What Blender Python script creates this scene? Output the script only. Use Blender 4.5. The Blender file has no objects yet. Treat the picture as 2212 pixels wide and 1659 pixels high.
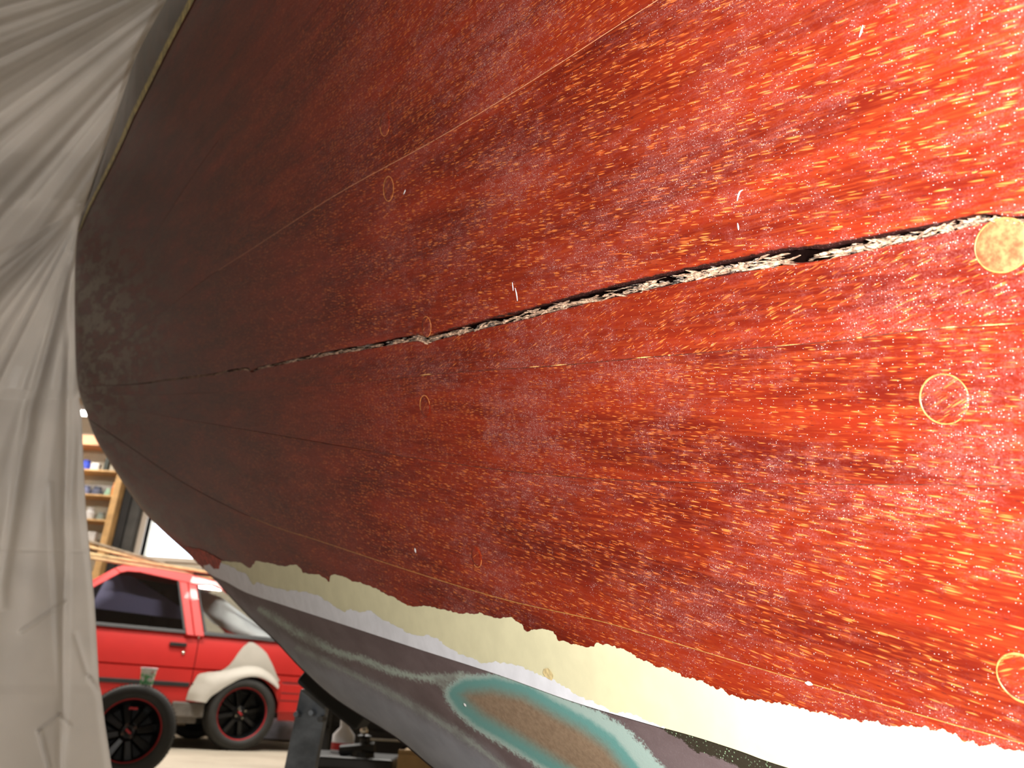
import bpy, bmesh, math, random
import numpy as np
from mathutils import Matrix, Vector
random.seed(7); rng = np.random.default_rng(7)
SC = bpy.context.scene; COL = SC.collection

# ------------------------------------------------------------------ camera
FPX, CX, CY = 1736.0, 1106.0, 829.5
PITCH, ROLL, CAMH = math.radians(21.7), math.radians(3.5), 0.4812
_F = np.array([0, math.cos(PITCH), math.sin(PITCH)]); _U = np.array([0, -math.sin(PITCH), math.cos(PITCH)]); _R = np.array([1., 0, 0])
_c, _s = math.cos(ROLL), math.sin(ROLL)
CR, CU = _c*_R+_s*_U, -_s*_R+_c*_U
M = np.array([CR, CU, _F])                       # world -> camera rows
CAM = np.array([0, 0, CAMH])
cd = bpy.data.cameras.new('camera'); cam = bpy.data.objects.new('camera', cd); COL.objects.link(cam)
cam.matrix_world = Matrix(((CR[0], CU[0], -_F[0], 0), (CR[1], CU[1], -_F[1], 0), (CR[2], CU[2], -_F[2], CAMH), (0, 0, 0, 1)))
cd.sensor_width = 36; cd.lens = 36*FPX/2212; cd.clip_start = .02
cd.dof.use_dof = True; cd.dof.focus_distance = .56; cd.dof.aperture_fstop = 12
SC.camera = cam
# ------------------------------------------------------------------ light
w = bpy.data.worlds.new('daylight'); SC.world = w; w.use_nodes = True
w.node_tree.nodes['Background'].inputs[0].default_value = (.88, .94, 1, 1)
w.node_tree.nodes['Background'].inputs[1].default_value = 4.0
fl = bpy.data.lights.new('camera_flash', 'POINT'); fl.energy = 60; fl.shadow_soft_size = .012; fl.color = (1, .97, .92)
fo = bpy.data.objects.new('camera_flash', fl); COL.objects.link(fo)
fo.location = Vector(CAM + CR*.085 + CU*.035 - _F*.01)
SC.view_settings.view_transform = 'Standard'; SC.view_settings.look = 'None'
SC.view_settings.gamma = 1; SC.view_settings.use_curve_mapping = False; SC.view_settings.exposure = 0

# ------------------------------------------------------------------ helpers
def ray(x, y):
    x = np.asarray(x, float); y = np.asarray(y, float)
    d = np.stack([(x-CX)/FPX, -(y-CY)/FPX, np.ones_like(x)], -1)
    return d @ M
def W(x, y, z): return CAM + ray(x, y)*np.asarray(z, float)[..., None]
def link(o, parent=None):
    COL.objects.link(o)
    if parent: o.parent = parent
    return o
def mesh(name, V, Fc, mat, parent=None, origin=None, smooth=True, fix=True, attrs=None, **props):
    V = np.asarray(V, float)
    if origin is None: origin = np.zeros(3) if parent is None else np.array(root_loc(parent))
    me = bpy.data.meshes.new(name)
    me.from_pydata((V-np.array(origin)).tolist(), [], [list(map(int, f)) for f in Fc])
    if attrs:
        for k, (ty, a) in attrs.items():
            at = me.attributes.new(k, ty, 'POINT')
            at.data.foreach_set('vector' if ty == 'FLOAT_VECTOR' else 'value', np.ascontiguousarray(a, dtype=np.float32).ravel())
    if fix:
        bm = bmesh.new(); bm.from_mesh(me); bmesh.ops.recalc_face_normals(bm, faces=bm.faces); bm.to_mesh(me); bm.free()
    me.polygons.foreach_set('use_smooth', [smooth]*len(me.polygons)); me.materials.append(mat); me.update()
    o = bpy.data.objects.new(name, me); link(o, parent)
    if parent is None: o.location = Vector(origin)
    for k, v in props.items(): o[k] = v
    return o
def root_loc(o):
    while o.parent: o = o.parent
    return o.location
def thing(name, label, cat, loc=(0, 0, 0), group=None):
    o = bpy.data.objects.new(name, None); COL.objects.link(o); o.location = Vector(loc); o.empty_display_size = .1
    o['label'] = label; o['category'] = cat
    if group: o['group'] = group
    return o
def tag(o, label, cat, group=None):
    o['label'] = label; o['category'] = cat
    if group: o['group'] = group
    return o
def grid_faces(nu, nv):
    a = np.arange(nu*nv).reshape(nu, nv)
    return np.stack([a[:-1, :-1], a[1:, :-1], a[1:, 1:], a[:-1, 1:]], -1).reshape(-1, 4)
class MB:
    def __init__(s): s.V = []; s.F = []
    def add(s, V, F):
        b = len(s.V); s.V += [list(v) for v in V]; s.F += [[b+i for i in f] for f in F]; return s
    def box(s, lo, hi, fr=None):
        V = [(x, y, z) for x in (lo[0], hi[0]) for y in (lo[1], hi[1]) for z in (lo[2], hi[2])]
        if fr: V = [fr(*v) for v in V]
        return s.add(V, [(0, 1, 3, 2), (4, 6, 7, 5), (0, 4, 5, 1), (2, 3, 7, 6), (0, 2, 6, 4), (1, 5, 7, 3)])
    def prism(s, A, B):
        n = len(A); return s.add(list(A)+list(B), [list(range(n))[::-1], list(range(n, 2*n))]+[(i, (i+1) % n, n+(i+1) % n, n+i) for i in range(n)])
    def tube(s, pts, r, n=8, r2=None):
        pts = [np.array(p, float) for p in pts]; rings = []
        for i, p in enumerate(pts):
            d = pts[min(i+1, len(pts)-1)]-pts[max(i-1, 0)]; d /= np.linalg.norm(d)
            a = np.cross(d, [0, 0, 1.]); a = a if np.linalg.norm(a) > .1 else np.cross(d, [1., 0, 0]); a /= np.linalg.norm(a); b = np.cross(d, a)
            rr = r if r2 is None else r+(r2-r)*i/(len(pts)-1)
            rings.append([p+rr*(math.cos(t)*a+math.sin(t)*b) for t in np.arange(n)*2*math.pi/n])
        V = [v for q in rings for v in q]; F = []
        for i in range(len(pts)-1):
            for j in range(n): F.append((i*n+j, i*n+(j+1) % n, (i+1)*n+(j+1) % n, (i+1)*n+j))
        F += [list(range(n))[::-1], list(range((len(pts)-1)*n, len(pts)*n))]
        return s.add(V, F)
    def lathe(s, prof, n=40, fr=None, c=(0, 0, 0), closed=False):      # prof: (r, h)
        V = []; m = len(prof)
        for i in range(n):
            t = 2*math.pi*i/n
            for r, h in prof:
                p = (c[0]+r*math.cos(t), c[1]+r*math.sin(t), c[2]+h); V.append(fr(*p) if fr else p)
        F = [(i*m+j, ((i+1) % n)*m+j, ((i+1) % n)*m+(j+1) % m, i*m+(j+1) % m) for i in range(n) for j in range(m if closed else m-1)]
        return s.add(V, F)
    def build(s, name, mat, parent=None, smooth=False, **p): return mesh(name, s.V, s.F, mat, parent, smooth=smooth, **p)
def bevel(o, wd, seg=2):
    m = o.modifiers.new('bevel', 'BEVEL'); m.width = wd; m.segments = seg; m.limit_method = 'ANGLE'; return o

# ---- materials
class NT:
    def __init__(s, name):
        s.m = bpy.data.materials.new(name); s.m.use_nodes = True; s.t = s.m.node_tree; s.b = s.t.nodes['Principled BSDF']
    def n(s, ty, **kw):
        nd = s.t.nodes.new(ty)
        for k, v in kw.items():
            if k.startswith('_'): setattr(nd, k[1:], v)
        return nd
    def set(s, sock, v):
        if isinstance(v, bpy.types.NodeSocket): s.t.links.new(v, sock)
        elif isinstance(v, (tuple, list)) and len(v) == 3 and sock.type == 'RGBA': sock.default_value = (*v, 1)
        else: sock.default_value = v
    def attr(s, name, vec=False):
        a = s.n('ShaderNodeAttribute', _attribute_name=name); return a.outputs['Vector' if vec else 'Fac']
    def math(s, op, a, b=0., clamp=False):
        m = s.n('ShaderNodeMath', _operation=op, _use_clamp=clamp); s.set(m.inputs[0], a); s.set(m.inputs[1], b); return m.outputs[0]
    def vmul(s, v, k):
        m = s.n('ShaderNodeVectorMath', _operation='MULTIPLY'); s.set(m.inputs[0], v); m.inputs[1].default_value = k; return m.outputs[0]
    def noise(s, v, sc=1., det=3., rough=.5, dist=0., col=False):
        m = s.n('ShaderNodeTexNoise'); 
        if v is not None: s.set(m.inputs['Vector'], v)
        m.inputs['Scale'].default_value = sc; m.inputs['Detail'].default_value = det; m.inputs['Roughness'].default_value = rough; m.inputs['Distortion'].default_value = dist
        return m.outputs['Color' if col else 'Fac']
    def voro(s, v, sc=1., out='Distance', rnd=1.):
        m = s.n('ShaderNodeTexVoronoi'); s.set(m.inputs['Vector'], v); m.inputs['Scale'].default_value = sc; m.inputs['Randomness'].default_value = rnd
        return m.outputs[out]
    def step(s, v, a, b, lo=0., hi=1.):
        m = s.n('ShaderNodeMapRange', _interpolation_type='SMOOTHSTEP'); s.set(m.inputs['Value'], v)
        for k, x in zip(('From Min', 'From Max', 'To Min', 'To Max'), (a, b, lo, hi)): m.inputs[k].default_value = x
        return m.outputs[0]
    def mix(s, f, a, b):
        m = s.n('ShaderNodeMix', _data_type='RGBA'); s.set(m.inputs[0], f); s.set(m.inputs[6], a); s.set(m.inputs[7], b); return m.outputs[2]
    def bump(s, h, st=.2, d=.001):
        m = s.n('ShaderNodeBump'); s.set(m.inputs['Height'], h); m.inputs['Strength'].default_value = st; m.inputs['Distance'].default_value = d
        s.t.links.new(m.outputs[0], s.b.inputs['Normal'])
    def inp(s, **kw):
        for k, v in kw.items(): s.set(s.b.inputs[k.replace('_', ' ')], v)
        return s
def plain(name, col, rough=.5, metal=0., var=.12, sc=6., coat=0., emis=None, es=0.):
    t = NT(name); g = t.n('ShaderNodeNewGeometry'); nz = t.noise(g.outputs['Position'], sc, 4, .6)
    d = tuple(c*(1-var*2) for c in col); l = tuple(min(1, c*(1+var)) for c in col)
    t.inp(Base_Color=t.mix(t.step(nz, .3, .7), d, l), Roughness=rough, Metallic=metal)
    t.b.inputs['Coat Weight'].default_value = coat
    if emis: t.inp(Emission_Color=emis, Emission_Strength=es)
    return t.m

def wood_mat():
    t = NT('varnished_mahogany'); gr = t.attr('gr', True); g2 = t.attr('grx', True)
    # broad ribbon figure and tone
    rib = t.noise(t.vmul(gr, (3.5, 26, 1)), 1, 5, .6, .3)
    fine = t.noise(t.vmul(gr, (30, 500, 1)), 1, 3, .6)
    base = t.mix(t.step(rib, .3, .72), (.082, .0058, .0030), (.200, .0165, .0052))
    base = t.mix(t.step(fine, .42, .72, 0, .55), base, (.27, .038, .009))
    # amber flecks (rays in the grain), dashes along the grain
    g3 = t.n('ShaderNodeVectorMath', _operation='ADD'); t.set(g3.inputs[0], t.vmul(g2, (105, 1000, 1)))
    wv = t.noise(t.vmul(g2, (70, 160, 1)), 1, 2, .5, 0, True); t.set(g3.inputs[1], t.vmul(wv, (.6, 1.2, 0)))
    vd = t.voro(g3.outputs[0]); vc = t.n('ShaderNodeSeparateColor'); t.set(vc.inputs[0], t.voro(g3.outputs[0], 1., 'Color'))
    gate = t.noise(t.vmul(gr, (16, 55, 1)), 1, 4, .65)
    thr = t.math('ADD', t.math('MULTIPLY', gate, 2.2), -.62)                       # share of cells that hold a fleck
    on = t.math('LESS_THAN', vc.outputs[0], thr)
    fleck = t.math('MULTIPLY', t.step(t.math('MULTIPLY', vd, t.math('ADD', .6, t.math('MULTIPLY', vc.outputs[2], 1.1))), .46, .14), on)
    fcol = t.mix(vc.outputs[1], (.52, .08, .014), (.95, .33, .08))
    base = t.mix(t.math('MULTIPLY', fleck, .48), base, fcol)
    # pores, dark short dashes
    vp = t.vmul(g2, (170, 1100, 1)); pd = t.voro(vp); pc = t.n('ShaderNodeSeparateColor'); t.set(pc.inputs[0], t.voro(vp, 1., 'Color'))
    pore = t.math('MULTIPLY', t.step(pd, .3, .15), t.math('LESS_THAN', pc.outputs[0], .22))
    base = t.mix(t.math('MULTIPLY', pore, .7), base, (.03, .006, .008))
    # pinkish bloom of dust / chalked varnish in clouds
    cl = t.noise(t.vmul(gr, (55, 105, 1)), 1, 9, .72, .3); cl2 = t.noise(t.vmul(gr, (7, 13, 1)), 1, 3, .5)
    cloud = t.step(t.math('ADD', cl, t.math('MULTIPLY', cl2, .7)), .75, 1.08); cloud = t.math('MULTIPLY', cloud, t.attr('dusty'))
    dust = t.noise(t.vmul(gr, (900, 900, 1)), 1, 2, .7)
    bl = t.math('MULTIPLY', cloud, t.step(dust, .35, .75, .04, .72))
    base = t.mix(bl, base, (.25, .085, .078))
    # dust specks, their sparkle painted into the colour
    vs = t.vmul(gr, (900, 1700, 1)); sd = t.voro(vs); sc_ = t.n('ShaderNodeSeparateColor'); t.set(sc_.inputs[0], t.voro(vs, 1., 'Color'))
    sp = t.math('MULTIPLY', t.step(sd, .34, .14), t.math('LESS_THAN', sc_.outputs[0], t.step(cloud, 0, 1, .06, .30)))
    base = t.mix(t.math('MULTIPLY', sp, .75), base, (.85, .70, .66))
    # toning of the bow end and the split edges
    bow_mottle = t.attr('bow_mottle'); wn = t.noise(t.vmul(gr, (9, 30, 1)), 1, 6, .65)
    wf = t.math('MULTIPLY', bow_mottle, t.step(wn, .44, .60, .12, 1.)); 
    gf = t.math('MULTIPLY', t.attr('bow_dim_grime'), t.step(wn, .25, .6, .55, 1.)); base = t.mix(t.math('MULTIPLY', gf, .72), base, (.030, .016, .012))  # flash falloff toward the bow darkened into the colour, with dull brown grime
    base = t.mix(t.math('MULTIPLY', wf, .85, True), base, (.185, .155, .118))  # paler grey-brown mottle near the bow end
    sn = t.noise(t.vmul(gr, (120, 260, 1)), 1, 4, .6)
    st = t.step(t.math('ADD', t.attr('edge_shade_gunk'), t.math('MULTIPLY', sn, .9)), .80, 1.15)  # edge shadow beside the split put into the colour, along with gunk
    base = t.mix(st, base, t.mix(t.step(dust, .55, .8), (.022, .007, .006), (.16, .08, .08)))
    hz = t.noise(t.vmul(gr, (260, 500, 1)), 1, 3, .6)
    t.inp(Base_Color=base, Roughness=t.step(cloud, 0, 1, .38, .55)); t.b.inputs['Coat Weight'].default_value = .10
    t.b.inputs['Coat Roughness'].default_value = .16; t.b.inputs['Specular IOR Level'].default_value = .12
    t.bump(hz, .12, .0006)
    return t.m
M_WOOD = wood_mat()
M_CREAM = plain('cream_primer', (.65, .62, .42), .5, 0, .03, 30)
M_WHITE = plain('white_boot_top_paint', (.70, .72, .80), .45, 0, .04, 40)
M_REDP = plain('old_red_paint', (.42, .05, .025), .6, 0, .3, 60)
M_SEAML = plain('pale_glue_line', (.55, .24, .12), .5, 0, .15, 200)
M_SEAMG = plain('golden_glue_line', (.42, .20, .05), .5, 0, .2, 200)
M_SEAMD = plain('dark_seam', (.11, .018, .009), .6, 0, .3, 200)
M_GOLD = plain('olive_gold_edge_tape', (.50, .40, .13), .4, 0, .3, 60)
M_RAIL = plain('dark_rub_rail_wood', (.045, .022, .015), .35, 0, .3, 20, coat=.3)
M_DARK = plain('dark_gap_wood', (.0035, .0016, .0014), .9, 0, .3, 80)
for _n in ('dark_gap_wood',): bpy.data.materials[_n].node_tree.nodes['Principled BSDF'].inputs['Specular IOR Level'].default_value = 0.
M_SPLINT = plain('pale_splintered_wood', (.50, .33, .23), .75, 0, .35, 300)
M_SPLGREY = plain('grey_old_filler', (.20, .155, .13), .85, 0, .35, 400)
M_INNER = plain('inner_hull_wood', (.06, .02, .012), .8, 0, .3, 20)
M_CHIP = plain('white_paint_chip', (.85, .85, .9), .5, 0, .02, 50)
M_TAN = plain('tan_filler_spot', (.62, .50, .26), .6, 0, .15, 200)
M_RING = plain('plug_glue_ring', (.55, .20, .06), .4, 0, .25, 300)

# ------------------------------------------------------------------ hull surface
VX, VY, R0, PH = 100., 870., .43, math.radians(5)
LIMB = np.array([(900,-1000),(700,-640),(590,-440),(490,-240),(420,-110),(360,0),(300,110),(268,200),(225,330),(190,430),(172,480),(163,560),(162,700),(165,800),(172,850),(185,890),(205,945),(235,995),(270,1050),(310,1105),(360,1155),(400,1190),(427,1217),(454,1243),(536,1331),(594,1385),(649,1444),(725,1512),(852,1593),(924,1652),(1000,1712),(1100,1785),(1400,1995),(1900,2330)], float)
def resample(P, n=None, step=None, smooth=True):
    P = np.asarray(P, float)
    if smooth:                                            # Catmull-Rom
        Q = []
        for i in range(len(P)-1):
            p0, p1, p2, p3 = P[max(i-1, 0)], P[i], P[i+1], P[min(i+2, len(P)-1)]
            for t in np.linspace(0, 1, 8, endpoint=False):
                Q.append(.5*((2*p1)+(-p0+p2)*t+(2*p0-5*p1+4*p2-p3)*t*t+(-p0+3*p1-3*p2+p3)*t**3))
        P = np.array(Q+[P[-1]])
    d = np.r_[0, np.cumsum(np.linalg.norm(np.diff(P, axis=0), axis=1))]
    s = np.linspace(0, d[-1], n if n else int(d[-1]/step)+2)
    return np.stack([np.interp(s, d, P[:, 0]), np.interp(s, d, P[:, 1])], -1)
LIMBD = resample(LIMB, step=6)
def seg_dist(px, py, P):
    A, B = P[:-1], P[1:]; out = np.full(px.shape, 1e9)
    X = np.stack([px, py], -1)
    for a, b in zip(A, B):
        ab = b-a; t = np.clip(((X-a)@ab)/(ab@ab), 0, 1); d = np.linalg.norm(X-(a+t[..., None]*ab), axis=-1)
        out = np.minimum(out, d)
    return out
def inside_poly(px, py, P):
    ins = np.zeros(px.shape, bool); n = len(P)
    for i in range(n):
        (x1, y1), (x2, y2) = P[i], P[(i+1) % n]
        c = ((y1 > py) != (y2 > py)) & (px < (x2-x1)*(py-y1)/(y2-y1+1e-12)+x1); ins ^= c
    return ins
def sdf(px, py, P):
    d = seg_dist(px, py, np.vstack([P, P[:1]])); return np.where(inside_poly(px, py, P), -d, d)
def base_z(px, py):
    a = ((px-VX)*math.cos(PH)+(VY-py)*math.sin(PH))/(FPX*R0)
    a = np.maximum(a, 0)
    return 1/np.sqrt(a*a+(1/2.62)**2)
def hz(px, py, roll=True):
    px = np.asarray(px, float); py = np.asarray(py, float); z = base_z(px, py)
    if roll:
        d = seg_dist(px, py, LIMBD[::3]); wd = 185/np.maximum(z, .5)
        u = np.clip(1-d/wd, 0, 1); z = z+.12*(1-np.sqrt(np.maximum(1-u*u, 0)))
    return z
Nc = np.array([math.cos(PH), math.sin(PH), .579*math.cos(PH)+.023*math.sin(PH)]); Nc /= np.linalg.norm(Nc)   # into the hull
NW = Nc @ M
D1 = np.array([-.579, -.023, 1.]); D1 /= np.linalg.norm(D1); D2 = np.cross(Nc, D1)
E1, E2 = D1 @ M, D2 @ M
def H(px, py, off=0., roll=True):
    P = W(px, py, hz(px, py, roll)); return P+NW*np.asarray(off)[..., None] if np.ndim(off) else P+NW*off
HROOT = thing('boat_hull', 'varnished mahogany boat hull with a long splintered split and cream paint band', 'boat', (0.2, 1.2, .35))
def grain_attr(P, seed, rot):
    a = P@E1; b = P@E2; c, s = math.cos(rot), math.sin(rot)
    z = np.full(a.shape, seed*3.7)
    return np.stack([a+seed*.31, b, z], -1), np.stack([a*c+b*s+seed*.31, -a*s+b*c, z], -1)
S1 = [(164,775),(250,640),(400,405),(510,250),(560,180),(640,80),(700,0),(1200,-640),(1500,-1000)]
GOLDL = [(172,500),(190,455),(207,420),(232,370),(262,308),(285,255),(310,205),(335,155),(365,95),(395,38),(420,-10),(500,-180),(640,-440),(760,-640),(960,-1000)]
S2 = [(163,800),(250,745),(350,675),(440,605),(540,540),(730,418),(960,290),(1180,155),(1420,0),(2000,-370),(2900,-900)]
S3 = [(168,833),(250,832),(310,828),(350,822),(450,810),(500,800),(535,797),(542,803),(560,795),(600,786),(700,765),(800,748),(860,736),(905,730),(922,736),(940,728),(1000,713),(1050,700),(1100,688),(1150,676),(1200,662),(1300,637),(1400,614),(1500,593),(1600,574),(1700,556),(1770,548),(1850,533),(1950,512),(2050,490),(2110,474),(2150,472),(2212,476),(2500,440),(3200,330)]
S4 = [(172,852),(350,852),(560,842),(800,822),(1000,803),(1200,790),(1400,772),(1600,755),(1800,737),(2000,712),(2212,698),(2600,665),(3200,610)]
S5 = [(176,868),(350,898),(600,940),(900,990),(1200,1028),(1500,1042),(1800,1046),(2212,1049),(3200,1062)]
S6 = [(190,905),(280,965),(400,1045),(560,1125),(700,1172),(900,1238),(1100,1298),(1300,1343),(1500,1402),(1700,1462),(1900,1520),(2100,1577),(2212,1607),(3200,1880)]
S9 = [(427,1217),(454,1240),(490,1257),(536,1281),(617,1308),(744,1349),(888,1396),(1078,1457),(1240,1515),(1395,1561),(1500,1590),(1600,1622),(1700,1657),(2000,1745),(3200,2110)]
def hw_crack(x): return np.interp(x, [165, 300, 400, 540, 800, 915, 1100, 1300, 1500, 1700, 1780, 1900, 2000, 2100, 2140, 2212, 3200], [.2, .8, 1.6, 2.6, 5.5, 6.8, 8.6, 10.5, 12, 14.5, 13, 12, 10.5, 10, 7, 8, 8])
def jag(x, seed, amp):                                     # ragged edge, a function of place along the split
    r = np.random.default_rng(seed); y = 0
    for wl, a in ((57, .8), (23, .8), (11, .7), (5, .6), (2.6, .4)):
        k = r.uniform(-1, 1, 4000); y = y+a*np.interp(x/wl+20, np.arange(4000), k)
    return y*amp
def limb_between(p0, p1, n):
    L = resample(LIMB, step=2)
    i0 = np.argmin(((L-p0)**2).sum(1)); i1 = np.argmin(((L-p1)**2).sum(1))
    if i0 == i1: return np.repeat(L[i0][None], n, 0)
    q = L[min(i0, i1):max(i0, i1)+1]; q = q if i0 < i1 else q[::-1]
    s = np.linspace(0, len(q)-1, n); return np.stack([np.interp(s, range(len(q)), q[:, k]) for k in (0, 1)], -1)
def strip_uv(A, B, nu, nv, gapA=1.2, gapB=1.2, upow=1.7, vpow=None):
    A = resample(A, 900); B = resample(B, 900)
    u = np.linspace(0, 1, nu)**upow; ii = u*899
    a = np.stack([np.interp(ii, range(900), A[:, k]) for k in (0, 1)], -1); b = np.stack([np.interp(ii, range(900), B[:, k]) for k in (0, 1)], -1)
    d = b-a; L = np.linalg.norm(d, axis=1)[:, None]+1e-6
    ga = gapA(a[:, 0])[:, None] if callable(gapA) else gapA; gb = gapB(b[:, 0])[:, None] if callable(gapB) else gapB
    g = np.minimum(1, L/(6+ga+gb)); a2 = a+d/L*ga*g; b2 = b-d/L*gb*g
    v = np.linspace(0, 1, nv) if vpow is None else vpow(np.linspace(0, 1, nv))
    P = a2[:, None]*(1-v)[None, :, None]+b2[:, None]*v[None, :, None]
    Lm = limb_between(a2[0], b2[0], nv) if np.linalg.norm(a2[0]-b2[0]) > 3 else P[0]
    corr = Lm-P[0]; P = P+((1-u)**6)[:, None, None]*corr[None]
    return P
def v_edges(v): return .5-.5*np.cos(np.pi*v)
gfade = lambda x: np.interp(x, [160, 450, 900, 2212], [0, .3, .9, 1.3])
def plank(name, A, B, seed, rot, nu=340, nv=44, gapA=gfade, gapB=gfade, skirt=.009, chamB=0., **kw):
    P = strip_uv(A, B, nu, nv, gapA, gapB, vpow=v_edges); px, py = P[..., 0], P[..., 1]
    off = np.zeros(px.shape)
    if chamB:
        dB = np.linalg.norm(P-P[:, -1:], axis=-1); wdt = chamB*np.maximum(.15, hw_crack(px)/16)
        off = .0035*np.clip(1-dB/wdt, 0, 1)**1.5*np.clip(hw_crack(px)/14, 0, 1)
    X = H(px, py, off)
    sk = lambda q: NW*(skirt*np.clip((q[:, 0]-320)/300, 0, 1))[:, None]
    e0 = X[:, 0]+sk(P[:, 0]); e1 = X[:, -1]+sk(P[:, -1])
    X = np.concatenate([e0[:, None], X, e1[:, None]], 1); P2 = np.concatenate([P[:, :1], P, P[:, -1:]], 1); px, py = P2[..., 0], P2[..., 1]
    gr, grx = grain_attr(X.reshape(-1, 3), seed, rot)
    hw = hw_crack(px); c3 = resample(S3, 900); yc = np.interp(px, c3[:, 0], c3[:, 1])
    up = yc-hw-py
    edge_shade_gunk = np.clip(1-np.abs(up-1)/(3+hw*.65), 0, 1)*np.clip(hw/12, 0, 1)
    edge_shade_gunk = np.where(up < -hw, np.clip(1-(py-yc-hw)/(2.5+hw*.2), 0, 1)*.75*np.clip(hw/8, 0, 1), edge_shade_gunk)
    bow_dim_grime = np.clip(1-(px-200)/620, 0, 1)**.8
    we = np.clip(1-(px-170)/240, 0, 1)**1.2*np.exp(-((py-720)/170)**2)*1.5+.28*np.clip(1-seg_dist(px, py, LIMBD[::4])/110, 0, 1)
    at = dict(gr=('FLOAT_VECTOR', gr), grx=('FLOAT_VECTOR', grx), edge_shade_gunk=('FLOAT', edge_shade_gunk.ravel()), bow_mottle=('FLOAT', np.clip(we, 0, 1).ravel()), bow_dim_grime=('FLOAT', bow_dim_grime.ravel()), dusty=('FLOAT', np.interp(px, [300, 1000], [.1, 1 if seed != 4 else 1.0]).ravel()))
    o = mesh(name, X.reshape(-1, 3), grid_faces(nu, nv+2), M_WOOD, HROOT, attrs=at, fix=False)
    o.data.set_sharp_from_angle(angle=math.radians(50)); 
    for k, v in kw.items(): o[k] = v
    return o
ja, jb = (lambda x: hw_crack(x)+jag(x, 3, .13)*hw_crack(x)), (lambda x: hw_crack(x)+jag(x, 5, .16)*hw_crack(x))
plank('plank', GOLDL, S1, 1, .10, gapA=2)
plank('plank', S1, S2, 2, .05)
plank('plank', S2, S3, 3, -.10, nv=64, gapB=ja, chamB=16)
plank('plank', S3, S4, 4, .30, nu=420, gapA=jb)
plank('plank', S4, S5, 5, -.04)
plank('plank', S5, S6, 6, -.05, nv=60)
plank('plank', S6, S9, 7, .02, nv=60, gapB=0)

def ribbon(name, C, hwpx, mat, off=.0003, nu=900, edge=None, **kw):
    c = resample(C, nu); t = np.gradient(c, axis=0); t /= np.linalg.norm(t, axis=1)[:, None]+1e-9; nn = np.stack([-t[:, 1], t[:, 0]], -1)
    h = np.full(nu, hwpx) if np.ndim(hwpx) == 0 and not callable(hwpx) else (hwpx(c[:, 0]) if callable(hwpx) else hwpx)
    P = np.stack([c-nn*h[:, None], c, c+nn*h[:, None]], 1); X = H(P[..., 0], P[..., 1], off)
    X[:, 1] += -NW*.0003
    return mesh(name, X.reshape(-1, 3), grid_faces(nu, 3), mat, HROOT, fix=False, **kw)
def sl(C, x0, x1): q = resample(C, 900); return q[(q[:, 0] >= x0) & (q[:, 0] <= x1)]
ribbon('seam_filler', sl(S1, 470, 1500), 1.6, M_SEAMD, label='thin dark glue line')
ribbon('seam_filler', sl(S2, 470, 940), .9, M_SEAML, label='pale pinkish glue line')
ribbon('seam_filler', sl(S2, 940, 2900), lambda x: np.interp(x, [940, 1150, 1420, 2900], [1., 1.9, 2.8, 5]), M_SEAML, label='pale pinkish glue line')
ribbon('seam_filler', sl(S4, 450, 3200), 1.5, M_SEAMD)
ribbon('seam_filler', sl(S5, 800, 3200), 1.3, M_SEAMD)
ribbon('seam_filler', sl(S6, 540, 3200), lambda x: np.interp(x, [540, 800, 1500, 2212], [.6, 1.4, 2., 2.6]), M_SEAMG, label='thin golden glue line')
# bright amber slivers showing along the seam below the split
for x0, x1 in [(905,935),(1140,1170),(1190,1230),(1372,1410),(1440,1452),(1670,1735),(1970,2010),(2030,2075),(2105,2200),(1850,1866)]:
    q = sl(S4, x0, x1); 
    if len(q) < 3: continue
    h = (1.0+.35*math.sin(x0))*np.sin(np.linspace(0, np.pi, 24))*rng.uniform(.5, 1.3, 24)
    ribbon('amber_sliver', q+[0, -1], h, plain('amber_wood', (.80, .42, .14), .5) if x0 == 905 else bpy.data.materials['amber_wood'], off=-.0003, nu=24)

# gold tape + rub rail at the sheer
ribbon('gold_edge_strip', GOLDL, lambda x: np.interp(x, [170, 200, 300, 420, 900], [1.0, 2.6, 4.5, 5.5, 9]), M_GOLD, off=-.002, label='olive gold strip along the sheer edge')
def rail():
    A = LIMB[:10][::-1]; A = np.vstack([[(172, 492)], A])
    P = strip_uv(np.array(A), np.array(GOLDL), 200, 14, 0, 1.5, upow=1.)
    px, py = P[..., 0], P[..., 1]; v = np.linspace(0, 1, 14)
    X = H(px, py, -.012*np.sin(np.pi*np.clip(v, 0, 1))[None, :].repeat(200, 0)*np.linspace(.1, 1, 200)[:, None])
    return mesh('rub_rail', X.reshape(-1, 3), grid_faces(200, 14), M_RAIL, HROOT, fix=False)
rail()

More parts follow.
